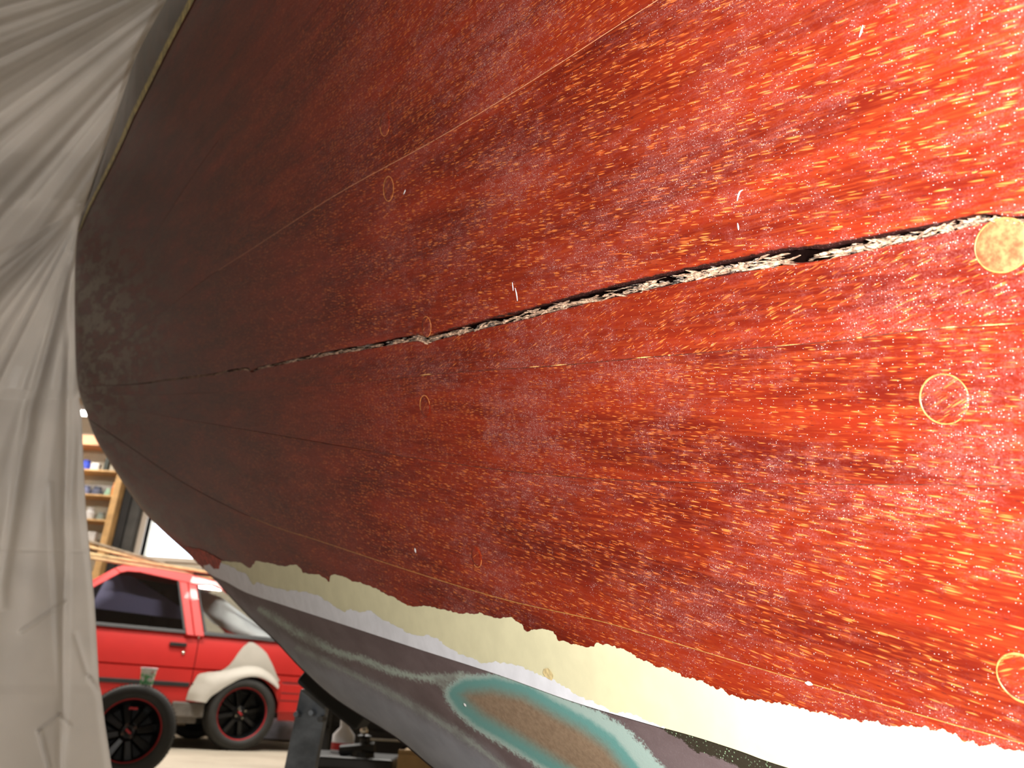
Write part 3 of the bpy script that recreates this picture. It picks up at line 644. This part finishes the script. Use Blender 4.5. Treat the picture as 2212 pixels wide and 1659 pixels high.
def bx(name, lo, hi, mat, parent=car, bev=.004, label=None):
    o = MB().box(lo, hi, cf).build(name, mat, parent, origin=root_loc(car)); bevel(o, bev)
    if label: o['label'] = label
    return o
# inner dark core, underside, bonnet, deck
core = MB(); core.box((-2.05, -1.55, .25), (-.35, -.05, .5), cf).box((-3.0, -1.3, .25), (.85, -.3, .55), cf).box((-.46, -1.5, .25), (-.43, -.04, .84), cf).box((.36, -1.5, .3), (.9, -.1, .6), cf)
core.build('underbody', M_IN, car)
def deck(name, ss, mat, drop=0.):
    V = []
    for s in ss:
        e = max(0, (abs(s+1.1)-1.7)/.5); q = .035*((zt(s)-.62)/.26)**2+.18*e*e if zt(s) > .62 else .18*e*e
        for k in np.linspace(0, 1, 9): V.append(cf(s, -q-(1.6-2*q)*k, zt(s)+.03*math.sin(math.pi*k)-drop))
    return mesh(name, V, grid_faces(len(ss), 9), mat, car)
deck('bonnet', np.linspace(-3.2, -1.7, 12), M_RED); deck('tail_deck', np.linspace(.62, .95, 5), M_RED)
mesh('nose_panel', [cf(s, w_, z) for s, w_, z in [(-3.2, -.12, .24), (-3.2, -1.48, .24), (-3.2, -1.48, .62), (-3.2, -.12, .62)]], [(0, 1, 2, 3)], M_RED, car)
mesh('tail_panel', [cf(s, w_, z) for s, w_, z in [(.95, -.06, .24), (.95, -1.54, .24), (.95, -1.54, .78), (.95, -.06, .78)]], [(0, 1, 2, 3)], M_RED, car)
def fr_piece(name, poly, mat, side=0, th=.03, parent=car, push=0.):
    f = (lambda s, z, t: cf(s, wz(z)-t+push, z)) if not side else (lambda s, z, t: cf(s, -1.6-wz(z)+t-push, z))
    mb = MB().prism([f(s, z, 0) for s, z in poly], [f(s, z, th) for s, z in poly]); o = mb.build(name, mat, parent, origin=root_loc(car)); bevel(o, .006); return o
DW = [(-1.62, .895), (-1.13, 1.31), (-1.08, 1.33), (-.98, 1.335), (-.66, 1.302), (-.558, .895)]
QW = [(-.414, .895), (-.512, 1.289), (-.375, 1.298), (-.29, 1.27), (.30, .895)]
for sd in (0, 1):
    fr_piece('windscreen_pillar', [(-1.78, .86), (-1.18, 1.345), (-1.13, 1.31), (-1.64, .90), (-1.64, .86)], M_RED, sd)
    fr_piece('roof_rail', [(-1.18, 1.345), (-1.12, 1.378), (-.88, 1.388), (-.6, 1.378), (-.38, 1.345), (-.2, 1.30), (-.29, 1.27), (-.375, 1.298), (-.512, 1.289), (-.66, 1.302), (-.98, 1.335), (-1.08, 1.33), (-1.13, 1.31)], M_RED, sd)
    fr_piece('door_pillar', [(-.66, 1.302), (-.587, 1.295), (-.49, .86), (-.552, .86)], M_RED, sd); fr_piece('rear_pillar', [(-.583, 1.295), (-.512, 1.289), (-.408, .86), (-.486, .86)], M_RED, sd, push=-.002)
    fr_piece('hatch_pillar', [(-.29, 1.27), (-.2, 1.30), (.72, .86), (.34, .86), (.30, .895)], M_RED, sd)
    fr_piece('door_window', DW, M_CARGL, sd, .004, push=-.012); fr_piece('quarter_window', QW, M_CARGL2, sd, .004, push=-.012)
    fr_piece('window_trim', [(-1.62, .87), (-1.60, .90), (-.56, .90), (-.552, .87)], M_RUB, sd, .02, push=.004); fr_piece('window_trim', [(-.42, .87), (-.416, .905), (.27, .905), (.34, .87)], M_RUB, sd, .02, push=.004)
    fr_piece('window_trim', [(-.582, .9), (-.676, 1.30), (-.66, 1.302), (-.558, .9)], M_RUB, sd, .02, push=.003); fr_piece('window_trim', [(-.414, .9), (-.512, 1.289), (-.495, 1.285), (-.39, .9)], M_RUB, sd, .02, push=.003)
rw = wz(1.37)
V = []; prof = [(-1.16, 1.345), (-1.1, 1.378), (-.88, 1.39), (-.6, 1.38), (-.38, 1.347), (-.2, 1.30)]
for s, z in prof:
    for k in np.linspace(0, 1, 9): V.append(cf(s, wz(z)-(1.6+2*wz(z))*k, z+.03*math.sin(math.pi*k)))
mesh('roof', V, grid_faces(len(prof), 9), M_RED, car)
mesh('windscreen', [cf(-1.78, -.1, .86), cf(-1.78, -1.5, .86), cf(-1.18, -1.38, 1.345), cf(-1.18, -.22, 1.345)], [(0, 1, 2, 3)], M_CARGL, car)
mesh('hatch_glass', [cf(.64, -.1, .87), cf(.64, -1.5, .87), cf(-.2, -1.38, 1.30), cf(-.2, -.22, 1.30)], [(0, 1, 2, 3)], M_CARGL2, car)
MB().box((-1.7, -1.5, .5), (-.2, -.08, .56), cf).build('cabin_floor', M_IN, car)
# interior: seats, door card, added tone panel and shade sheet
for w0 in (-.62, -1.32):
    so = MB().box((-1.15, w0-.2, .56), (-.68, w0+.24, .74), cf).box((-.78, w0-.2, .7), (-.62, w0+.24, 1.10), cf).build('seat', M_IN, car); bevel(so, .03)
    bevel(MB().box((-.74, w0-.1, 1.1), (-.66, w0+.14, 1.24), cf).build('headrest', M_IN, so, origin=root_loc(car)), .02)
bx('dashboard', (-1.72, -1.48, .7), (-1.42, -.12, .93), M_IN, bev=.03); bx('red_door_card', (-1.0, -1.50, .78), (-.6, -1.46, .92), M_INRED)
def board(name, poly, w0, mat, th=.015, dw=0., label=None):
    MB().prism([cf(s, w0+dw*(z-.9), z) for s, z in poly], [cf(s, w0-th+dw*(z-.9), z) for s, z in poly]).build(name, mat, car, **({'label': label} if label else {}))
board('window_tone_panel', [(-1.28, 1.02), (-1.20, 1.30), (-1.02, 1.32), (-.54, 1.08), (-.52, 1.0)], -.26, M_LAV, dw=-.3, label='lavender grey panel added for the tone in the door window')  # panel added to give the door glass its lavender tone
board('cabin_shade', [(-1.66, .60), (-1.66, .93), (-1.1, 1.32), (-.6, 1.3), (-.46, .9), (-.46, .60)], -.5, M_IN, label='dark sheet put in as cabin shade behind the panel')  # dark sheet put in as the shade inside the cabin
V = []
for i, s in enumerate(np.linspace(-.46, .42, 20)):
    for k in range(8):
        q = k/7; z0 = float(np.interp(s, [-.46, -.3, -.1, .2, .42], [1.12, 1.0, .93, .88, .86])); z1 = float(np.interp(s, [-.46, -.2, .42], [1.30, 1.24, .92])); V.append(cf(s, -.30-.25*q+.03*math.sin(s*9+q*4), z0+(z1-z0)*q))
mesh('pale_cover', V, grid_faces(20, 8), M_COVER, car)
bx('luggage_floor', (-.4, -1.5, .6), (.6, -.1, .72), M_IN)
# door furniture, moulding, bumper
bx('door_handle', (-.668, .0-.03, .768), (-.535, .006, .797), M_RUB, DOOR)
MB().lathe([(0, 0), (.014, 0), (.012, .008), (0, .01)], 14, fr=lambda a, b, h: cf(-.55+a, h-.004, .722+b)).build('door_lock', M_CHROME, DOOR, smooth=True, origin=root_loc(car))
bx('side_moulding', (-1.49, -.02, .462), (-.455, .010, .497), M_RUB, DOOR); bx('side_moulding', (-.438, -.02, .462), (-.33, .010, .497), M_RUB, REARF)
def bump_box(s0, s1, z0, z1, w1): return MB().box((s0, -.3, z0), (s1, w1, z1), cf)
bb = bx('rear_bumper', (.30, -1.55, .30), (1.02, .008, .545), M_RED, bev=.015); 
for z in (.545, .46, .40): bx('bumper_groove', (.31, -1.5, z-.004), (1.0, .0095, z+.003), M_RUB, bb, bev=.001)
bx('side_sill', (-1.9, -.12, .19), (-.34, -.03, .27), M_ROCK, bev=.01)
bx('side_skirt', (-.56, -.1, .235), (-.30, .004, .352), M_ROCK, bev=.012)
ex = MB().tube([cf(-1.6, -.2, .185), cf(-.40, -.14, .19)], .022, 10).build('exhaust_pipe', plain('rusty_pipe', (.22, .17, .12), .45, .5), car, smooth=True)
# primer patch + flared arch
PR = np.array([(-.024, .852), (.01, .85), (.06, .826), (.10, .80), (.139, .768), (.18, .71), (.21, .667), (.25, .60), (.283, .559)]); 
def panel_w(z): return -.035*max(0, (z-.62)/.26)**2
up = [(-.232, .60), (-.20, .62), (-.165, .652), (-.135, .70), (-.106, .756), (-.07, .81)]
outl = up+[tuple(p) for p in PR]; n_ = 60
oa = resample(np.array(outl), n_, smooth=False); V = []
for s, z in oa:
    th = None; c = np.array([0, .30]); d = np.array([s, z])-c; L = np.linalg.norm(d); d /= L
    for q in np.linspace(0, 1, 8):
        r_ = L+(.345-L)*q; p = c+d*r_; V.append(cf(p[0], panel_w(p[1])+.008, p[1]))
mesh('primer_patch', V, grid_faces(n_, 8), M_PRIM, car, label='grey-white primed repair above the rear wheel')
FO = resample(np.array([(-.46,.365),(-.452,.44),(-.42,.52),(-.401,.563),(-.33,.585),(-.232,.60),(-.165,.618),(-.05,.652),(.05,.66),(.13,.64),(.2,.605),(.26,.555),(.287,.515)]), 48)
FI = resample(np.array([(-.31,.352),(-.28,.40),(-.23,.44),(-.18,.48),(-.12,.52),(-.069,.55),(0,.57),(.045,.574),(.10,.57),(.15,.555),(.19,.535),(.227,.515),(.262,.49)]), 48); V = []
for a, b in zip(FO, FI):
    for q in np.linspace(0, 1, 8):
        p = a+(b-a)*q; V.append(cf(p[0], .009+.05*math.sin(math.pi*.55*q)**1.6-(.05*max(0, (.42-p[1])/.1) if q < .5 else 0)*.3, p[1]))
for p in FI: pass
mesh('wheel_arch_flare', V, grid_faces(48, 8), M_PRIM, car, label='grey-white primed flared wheel arch')
# wheels
def wheel_parts(root, fr, R, rr, wd, loc):
    """fr(a,b,h): a,b in the wheel plane, h outward"""
    org = loc
    tw = wd/2
    prof = [(rr*.97, tw*.78), (rr*1.02, tw*.98), (rr*1.12, tw*1.06), (R*.93, tw*.98), (R*.985, tw*.8), (R, tw*.45), (R, -tw*.45), (R*.985, -tw*.8), (R*.93, -tw*.98), (rr*1.12, -tw*1.04), (rr*.97, -tw*.8)]
    t = MB().lathe(prof, 64, fr, closed=True).build('tyre', M_TYRE, root, smooth=True, origin=org); t.data.set_sharp_from_angle(angle=1.)
    tr = MB()
    for i in range(72):
        a = 2*math.pi*i/72
        for h0, h1, sh in ((-tw*.6, -.006, .02), (.006, tw*.6, -.02)):
            f2 = lambda u, v, h, a=a: fr(u*math.cos(a)-v*math.sin(a), u*math.sin(a)+v*math.cos(a), h); tr.box((R-.004, -.006, h0), (R+.004, .006, h1), f2)
    x = tr.build('tread_blocks', M_TYRE, t, origin=org); x['kind'] = 'stuff'
    rim = MB().lathe([(rr, tw*.8), (rr*.985, tw*.86), (rr*.95, tw*.80), (rr*.90, tw*.3), (rr*.84, -tw*.1), (rr*.80, -tw*.8), (rr, -tw*.8)], 64, fr, closed=True).build('rim', M_RIM, root, smooth=True, origin=org)
    MB().lathe([(rr*.955, tw*.84), (rr*1.0, tw*.90), (rr*.985, tw*.84)], 64, fr, closed=True).build('rim_stripe', M_RLINE, root, smooth=True, origin=org, label='thin red rim stripe')
    hub = MB().lathe([(0, tw*.30), (rr*.2, tw*.30), (rr*.26, tw*.2), (rr*.34, tw*.02), (rr*.34, -tw*.5), (0, -tw*.5)], 32, fr).build('hub', M_RIM, root, smooth=False, origin=org)
    MB().lathe([(0, -tw*.55), (rr*.82, -tw*.55), (rr*.82, -tw*.62), (0, -tw*.62)], 40, fr).build('brake_disc', plain('brake_dark', (.02, .02, .02), .5, .6) if 'brake_dark' not in bpy.data.materials else bpy.data.materials['brake_dark'], root, origin=org)
    for k in range(8):
        a = 2*math.pi*k/8+.2; f2 = lambda u, v, h, a=a: fr(u*math.cos(a)-v*math.sin(a), u*math.sin(a)+v*math.cos(a), h)
        m = MB(); A = [(rr*.28, -.022, -.02), (rr*.28, .022, -.02), (rr*.28, .014, tw*.18), (rr*.28, -.014, tw*.18)]; B = [(rr*.88, -.034, -.05+tw*.0), (rr*.88, .034, -.05), (rr*.88, .020, tw*.02), (rr*.88, -.020, tw*.02)]
        m.prism([f2(*p) for p in A], [f2(*p) for p in B]); bevel(m.build('spoke', M_RIM, root, origin=org), .004)
    cp = MB().lathe([(0, tw*.36), (rr*.12, tw*.34), (rr*.13, tw*.28)], 24, fr).build('centre_cap', M_RIM, root, smooth=True, origin=org)
    MB().box((-rr*.11, -rr*.035, tw*.36), (rr*.11, rr*.035, tw*.375), lambda a, b, h: fr(a*.77+b*.64, -a*.64+b*.77, h)).build('red_badge', M_RLINE, cp, origin=org)
    for k in range(4):
        a = 2*math.pi*k/4+.5; MB().lathe([(0, .03), (.009, .03), (.011, 0)], 8, lambda u, v, h, a=a: fr(rr*.2*math.cos(a)+u, rr*.2*math.sin(a)+v, h+tw*.26)).build('lug_nut', M_CHROME, root, origin=org)
for s0, w0, sg in ((0, -.055, 1), (-2.4, -.055, 1), (0, -1.545, -1), (-2.4, -1.545, -1)):
    wo = bpy.data.objects.new('wheel', None); COL.objects.link(wo); wo.parent = car
    wheel_parts(wo, (lambda a, b, h, s0=s0, w0=w0, sg=sg: cf(s0+a+(0 if sg == 0 else 0), w0+sg*h+b*.07*sg*0, .283+b)), .283, .205, .21, np.array(root_loc(car)))

# battens on the car roof
M_BAT = plain('sawn_batten', (.62, .44, .22), .6, 0, .15, 12); M_BATG = plain('grey_batten', (.25, .20, .14), .7, 0, .15, 12)
def batten(a, b, wd, th, mat, label):
    a = np.array(cf(*a)); b = np.array(cf(*b)); d = (b-a)/np.linalg.norm(b-a); sx = np.cross(d, [0, 0, 1]); sx /= np.linalg.norm(sx); uz = np.cross(sx, d)
    f = lambda u, v, h: tuple(a+d*u+sx*v+uz*h); L = np.linalg.norm(b-a)
    o = MB().box((0, -wd/2, 0), (L, wd/2, th), f).build('batten', mat, origin=a); bevel(o, .003); tag(o, label, 'batten', 'timber battens on the car roof')
batten((-2.0, -.30, 1.445), (.10, -.34, 1.398), .05, .022, M_BAT, 'nearest pale timber batten lying along the edge of the car roof')
batten((-2.1, -.42, 1.475), (.05, -.50, 1.405), .045, .022, M_BAT, 'second pale timber batten lying along the car roof')
batten((-2.1, -.40, 1.66), (-.38, -.66, 1.42), .04, .02, M_BATG, 'greyish batten rising steeply to the left above the other battens')
batten((-2.1, -.56, 1.60), (-.20, -.78, 1.43), .05, .02, M_BAT, 'pale batten crossing under the greyish one on the car roof')
batten((-1.9, -.75, 1.48), (.2, -.95, 1.42), .07, .022, M_BAT, 'broad pale batten farthest across the car roof')
fb = thing('roof_clamp', 'small black clamp on the rear of the car roof', 'clamp', cf(-.42, -.45, 1.41))
bevel(MB().box((-.50, -.48, 1.40), (-.36, -.40, 1.455), cf).build('clamp_jaw', M_BLACK, fb), .008); MB().tube([cf(-.43, -.44, 1.45), cf(-.43, -.44, 1.50)], .008, 8).build('clamp_screw', M_BLACK, fb)

# ------------------------------------------------------------------ loose wheel and cup
LW = W(272, 1598, np.array(4.25)); LW = np.array([LW[0], LW[1], .228])
az = math.radians(27); hx = np.array([math.cos(az), math.sin(az), 0]); out = np.array([-math.sin(az)*-1, -math.cos(az), 0]); out = np.array([math.sin(az), -math.cos(az), 0])
lean = math.radians(10); upv = np.array([0, 0, 1.])*math.cos(lean)-out*math.sin(lean); outv = out*math.cos(lean)+np.array([0, 0, 1.])*math.sin(lean)
lw = thing('loose_wheel', 'loose black wheel with red rim stripe, paper cup on top, before the car', 'wheel', (LW[0], LW[1], 0))
wheel_parts(lw, lambda a, b, h: tuple(LW+hx*a+upv*b+outv*h), .232, .158, .19, np.array(lw.location))
bevel(MB().box((-.022, .105, .055), (.022, .117, .06), lambda a, b, h: tuple(LW+hx*a+upv*b+outv*h)).build('red_label', M_RLINE, lw), .001)
ct = LW+upv*.234; cup = thing('paper_cup', 'white paper cup with green print standing on the loose wheel', 'cup', tuple(ct))
cp0 = ct+hx*.045+np.array([0, 0, -.008]); M_CUP = None
def cupmat():
    t = NT('printed_paper'); g = t.n('ShaderNodeTexCoord'); sp = t.n('ShaderNodeSeparateXYZ'); t.t.links.new(g.outputs['Object'], sp.inputs[0])
    n = t.noise(g.outputs['Object'], 38, 3, .6); z = sp.outputs[2]
    band = t.math('MULTIPLY', t.step(z, .005, .015), t.step(z, .075, .055)); c = t.mix(t.math('MULTIPLY', band, t.step(n, .42, .5)), (.75, .73, .70), (.08, .42, .16))
    c = t.mix(t.math('MULTIPLY', t.step(n, .60, .64), t.step(z, .03, .06)), c, (.6, .12, .1)); t.inp(Base_Color=c, Roughness=.5); return t.m
MB().lathe([(0, 0), (.030, 0), (.042, .10), (.039, .10), (.028, .004), (0, .004)], 28, c=cp0).build('cup_body', cupmat(), cup, smooth=False)
MB().lathe([(.040, .097), (.045, .098), (.045, .104), (.040, .105)], 28, c=cp0, closed=True).build('cup_rim', M_CHIP, cup, smooth=True)

# ------------------------------------------------------------------ hull stand
M_STEEL = plain('blue_grey_steel', (.13, .145, .165), .5, .3, .2, 14)
st = thing('hull_stand', 'blue-grey steel prop with a black pad holding up the hull', 'stand', (-.42, 1.99, 0))
def quadpost(P0, P1, w0, w1, dpt, name, mat, parent):
    P0, P1 = np.array(P0), np.array(P1); x = np.array([1., .0, 0]); y = np.array([0, 1., 0])
    A = [P0-x*w0-y*dpt, P0+x*w0-y*dpt, P0+x*w0+y*dpt, P0-x*w0+y*dpt]; B = [P1-x*w1-y*dpt, P1+x*w1-y*dpt, P1+x*w1+y*dpt, P1-x*w1+y*dpt]
    return bevel(MB().prism(A, B).build(name, mat, parent), .004)
T0 = W(682, 1500, np.array(1.9)); T1 = W(651, 1659, np.array(1.93))
dv = (T0-T1)/(T0[2]-T1[2]); base = T1-dv*T1[2]
quadpost(base+[0, 0, .02], T0+dv*.01, .040, .034, .022, 'post', M_STEEL, st)
quadpost(base, base+np.array([0, 0, .02]), .16, .16, .16, 'base_plate', M_STEEL, st)
pa = W(652, 1458, np.array(1.75)); pb = W(780, 1565, np.array(1.75))
dd = (pb-pa)/np.linalg.norm(pb-pa); un = np.cross(dd, [0, 1., 0]); un /= np.linalg.norm(un); un = un if un[2] > 0 else -un
f = lambda u, v, h: tuple(pa+dd*u+np.array([0, 1., 0])*v+un*h)
bevel(MB().box((.004, -.03, -.016), (np.linalg.norm(pb-pa), .14, .030), f).build('pad', plain('black_rubber', (.008, .008, .008), .8), st), .008)
for px, py in ((640, 1543), (672, 1540), (693, 1553)):
    p = W(px, py, np.array(1.862)); MB().lathe([(0, -.006), (.006, -.006), (.008, .03)], 10, lambda a, b, h: (p[0]+a, p[1]+h, p[2]+b)).build('bolt', M_STEEL if px != 693 else M_BLACK, st)

# ------------------------------------------------------------------ clutter in the shade beyond the stand
def at(px, py, z): return W(px, py, np.array(float(z)))
added_cab = thing('shade_backdrop', 'black cabinet shape added for the deep shade beyond the hull stand', 'cabinet', (-.35, 4.6, 0))  # black backdrop added for the shadow under the boat
bevel(MB().box((-.95, 4.45, .06), (.35, 4.95, .86)).build('backdrop_body', M_BLACK, added_cab), .01)
for k in range(3):
    dr = bevel(MB().box((-.93, 4.43, .10+.25*k), (.33, 4.455, .32+.25*k)).build('backdrop_drawer', plain('satin_black', (.015, .014, .014), .45) if k == 0 else bpy.data.materials['satin_black'], added_cab), .005)
    MB().tube([(-.6, 4.415, .28+.25*k), (.0, 4.415, .28+.25*k)], .008, 8).build('handle', M_CHROME, dr, origin=root_loc(added_cab))
for x in (-.88, .28):
    for y in (4.5, 4.9): MB().tube([(x-.015, y, .03), (x+.015, y, .03)], .03, 14).build('backdrop_castor', M_RUB, added_cab)
M_BROWN = plain('brown_board', (.42, .27, .12), .7, 0, .1, 8)
tb = thing('wooden_crate', 'low wooden crate below the keel edge, beyond the hull stand', 'crate', (-.30, 3.7, 0))
for k in range(3): bevel(MB().box((-.36, 3.5, .02+.09*k), (.15, 3.52, .10+.09*k)).build('slat', M_BROWN, tb), .003)
for k in range(3): bevel(MB().box((-.36, 3.9, .02+.09*k), (.15, 3.92, .10+.09*k)).build('slat', M_BROWN, tb), .003)
for x in (-.36, .13): MB().box((x, 3.52, .0), (x+.02, 3.9, .29)).build('end_board', M_BROWN, tb)
MB().box((-.36, 3.5, .275), (.15, 3.92, .29)).build('lid', M_BROWN, tb)
tc = thing('tool_case', 'low black tool case beside the wooden crate, bottle on top', 'case', (-.55, 3.7, 0))
bevel(MB().box((-.78, 3.52, 0), (-.38, 3.88, .2)).build('case_body', M_BLACK, tc), .01); bevel(MB().box((-.78, 3.52, .204), (-.38, 3.88, .25)).build('lid', M_BLACK, tc), .01); MB().tube([(-.64, 3.505, .13), (-.52, 3.505, .13)], .01, 8).build('handle', M_RUB, tc)
q = at(782, 1626, 3.95); bo = thing('plastic_bottle', 'white plastic bottle with a red label on the black tool case', 'bottle', (q[0], 3.76, .25))
hb = max(.06, q[2]+.05-.29)
MB().lathe([(0, 0), (.045, 0), (.047, .01), (.047, .07), (.02, .10), (.02, .11), (0, .11)], 24, c=(q[0], 3.76, .25)).build('body', M_CHIP, bo, smooth=True)
MB().lathe([(.0478, .012), (.0478, .04)], 24, c=(q[0], 3.76, .25)).build('red_label', plain('red_print', (.55, .02, .02), .5), bo, smooth=True)
MB().lathe([(0, .11), (.022, .11), (.022, .13), (0, .13)], 16, c=(q[0], 3.76, .25)).build('cap', M_CHIP, bo)
# small clamp-like tool stand with chrome ball
q = at(812, 1578, 3.6); vx, vy, vz = q
vs = thing('bench_vice', 'small black bench tool with a shiny knob on the black tool case', 'tool', (vx, 3.6, .25))
MB().lathe([(0, 0), (.05, 0), (.045, .02), (.018, .04), (.018, vz-.25-.02), (.03, vz-.25-.01), (0, vz-.25)], 16, c=(vx, 3.6, .25)).build('column', M_BLACK, vs, smooth=False)
MB().tube([(vx-.09, 3.6, vz-.07), (vx+.05, 3.58, vz-.05)], .022, 10).build('arm', M_BLACK, vs); MB().tube([(vx, 3.6, vz-.10), (vx+.03, 3.5, vz-.2)], .012, 8).build('lever', M_BLACK, vs)
MB().lathe([(0, -.018), (.012, -.013), (.018, 0), (.012, .013), (0, .018)], 16, c=(vx, 3.57, vz+.01)).build('knob', M_CHROME, vs, smooth=True)
q = at(726, 1515, 4.1); bl = thing('steel_ball_knob', 'single shiny round knob catching the light beside the hull stand', 'knob', (q[0], q[1], 0))
MB().tube([(q[0], 4.38, 0.01), (q[0], 4.38, q[2]-.01)], .009, 8).build('rod', M_BLACK, bl); MB().lathe([(0, 0), (.07, 0), (.06, .02), (0, .025)], 20, c=(q[0], 4.38, 0)).build('foot', M_BLACK, bl)
MB().lathe([(0, -.016), (.011, -.011), (.016, 0), (.011, .011), (0, .016)], 16, c=(q[0], 4.38, q[2])).build('ball', M_CHROME, bl, smooth=True)
# pale sheet added in place of sunlight on the floor beyond the car
V = []
for i in range(24):
    for j in range(14):
        u_, v_ = i/23, j/13; V.append((-2.75+1.25*u_, 8.95+.6*v_, .02+.28*math.sin(math.pi*u_)**.6*math.sin(math.pi*v_)**.8*(1+.25*math.sin(u_*17+v_*5))))
tag(mesh('sunlight_sheet', V, grid_faces(24, 14), plain('pale_sunlight_blue', (.62, .64, .78), .6), origin=(-2.1, 9.2, 0)), 'crumpled pale sheet standing in for sunlight on the floor behind the car', 'sheet')

# ------------------------------------------------------------------ plastic sheet
def sheet_mat():
    t = NT('milky_plastic_sheet'); g = t.n('ShaderNodeNewGeometry'); n = t.noise(g.outputs['Position'], 3, 4, .5)
    col = t.mix(t.step(n, .35, .65), (.74, .715, .69), (.84, .81, .78)); t.inp(Base_Color=col, Roughness=.36)
    tl = t.n('ShaderNodeBsdfTranslucent'); t.set(tl.inputs[0], col); mx = t.n('ShaderNodeMixShader'); mx.inputs[0].default_value = .42
    t.t.links.new(t.b.outputs[0], mx.inputs[1]); t.t.links.new(tl.outputs[0], mx.inputs[2]); t.t.links.new(mx.outputs[0], t.t.nodes['Material Output'].inputs[0])
    t.bump(t.noise(g.outputs['Position'], 14, 4, .6), .15, .01); return t.m
def sheet():
    ey = [(-700, 800), (-400, 640), (-110, 500), (0, 430), (110, 360), (200, 320), (330, 275), (410, 222), (430, 205), (450, 195), (490, 196), (560, 200), (700, 200), (790, 196), (840, 186), (862, 170), (900, 176), (1100, 185), (1300, 204), (1480, 214), (1500, 219), (1560, 226), (1659, 241), (1800, 262), (2000, 290)]
    ey = np.array(ey, float); ys = np.r_[np.arange(-700, -20, 20), np.arange(-20, 1680, 3.2), np.arange(1690, 2000, 14)]
    xr = np.interp(ys, ey[:, 0], ey[:, 1]); k = np.r_[np.linspace(0, 1, 120)*480, 480+np.linspace(0, 1, 30)[1:]*900]
    px = xr[:, None]-k[None]; py = np.repeat(ys[:, None], len(k), 1)
    z = 2.80-.0011*k[None]-.0000*py; z = z+np.where(py < 430, -.0003*(430-py), -.00012*(py-430))
    z = np.where(py < 430, np.maximum(z, 1.75), z); z = np.maximum(z, 1.35)
    r = np.random.default_rng(4)
    def ridges(th, freqs, seed):
        rr = np.random.default_rng(seed); o_ = 0
        for f_, a in freqs:
            kk = rr.uniform(-1, 1, 800); x = th*f_+300; i = np.floor(x).astype(int); t = x-i; t = t*t*(3-2*t); o_ = o_+a*(kk[i % 800]*(1-t)+kk[(i+1) % 800]*t)
        return o_
    # lower fan from the tie point
    dx, dy = px-188, py-440; rad = np.hypot(dx, dy); th = np.arctan2(dy, -dx)
    fd = np.exp(-np.clip(rad-180, 0, 2000)/330); low = (ridges(th, [(5, .5), (11, .4)], 2)*(.35+.65*fd)+ridges(th, [(26, .35)], 3)*fd)*np.clip(rad/420, 0.06, 1.0)*.075
    dx2, dy2 = px-520, py+120; th2 = np.arctan2(dy2, -dx2); rad2 = np.hypot(dx2, dy2)
    upp = ridges(th2, [(7, .55), (17, .5), (34, .22), (70, .05)], 8)*np.clip(rad2/700, .1, 1.1)*.07
    bd = (py-440)-(188-px)*.75; wgt = 1/(1+np.exp(-bd/28)); dz = upp*(1-wgt)+low*wgt
    dz = dz-.05*np.exp(-(bd/60)**2)*np.clip(-dx/200, 0, 1)
    # long soft vertical folds of the hanging part
    for x0, y0, x1, y1, w0, a in [(168, 500, 62, 900, 10, .022), (62, 900, 5, 1260, 12, .022), (150, 600, 132, 1659, 9, -.030), (110, 1100, 138, 1659, 6, .012), (170, 900, 128, 1280, 8, .01)]:
        t = np.clip((py-y0)/(y1-y0), 0, 1); xx = x0+(x1-x0)*t; m = np.clip(1-abs((py-(y0+y1)/2)/((y1-y0)/2+60)), 0, 1)**.3; dz = dz-a*np.exp(-((px-xx)/w0)**2)*m
    for P, a, w0 in [([(45, 1365), (140, 1300)], -.012, 4), ([(85, 1580), (128, 1545)], -.012, 4), ([(128, 1545), (150, 1568)], -.006, 4), ([(85, 1580), (105, 1659)], -.012, 4), ([(0, 1187), (192, 1192)], .003, 2.5), ([(162, 1370), (190, 1460)], .008, 5), ([(190, 1460), (212, 1490)], -.01, 4)]:
        d = seg_dist(px, py, np.array(P, float)); dz = dz+a*np.exp(-(d/w0)**2)
    dz = dz*np.clip(k[None]/14, .25, 1)
    X = W(px, py, z+dz); X[..., 2] = np.clip(X[..., 2], .012, ZC-.05)
    o = mesh('plastic_sheet', X.reshape(-1, 3), grid_faces(len(ys), len(k)), sheet_mat(), origin=(-1.2, 2.3, 0), fix=False)
    so = o.modifiers.new('thickness', 'SOLIDIFY'); so.thickness = .0015
    tag(o, 'milky plastic sheet gathered in folds at the bow, hanging to the floor', 'sheet')
sheet()
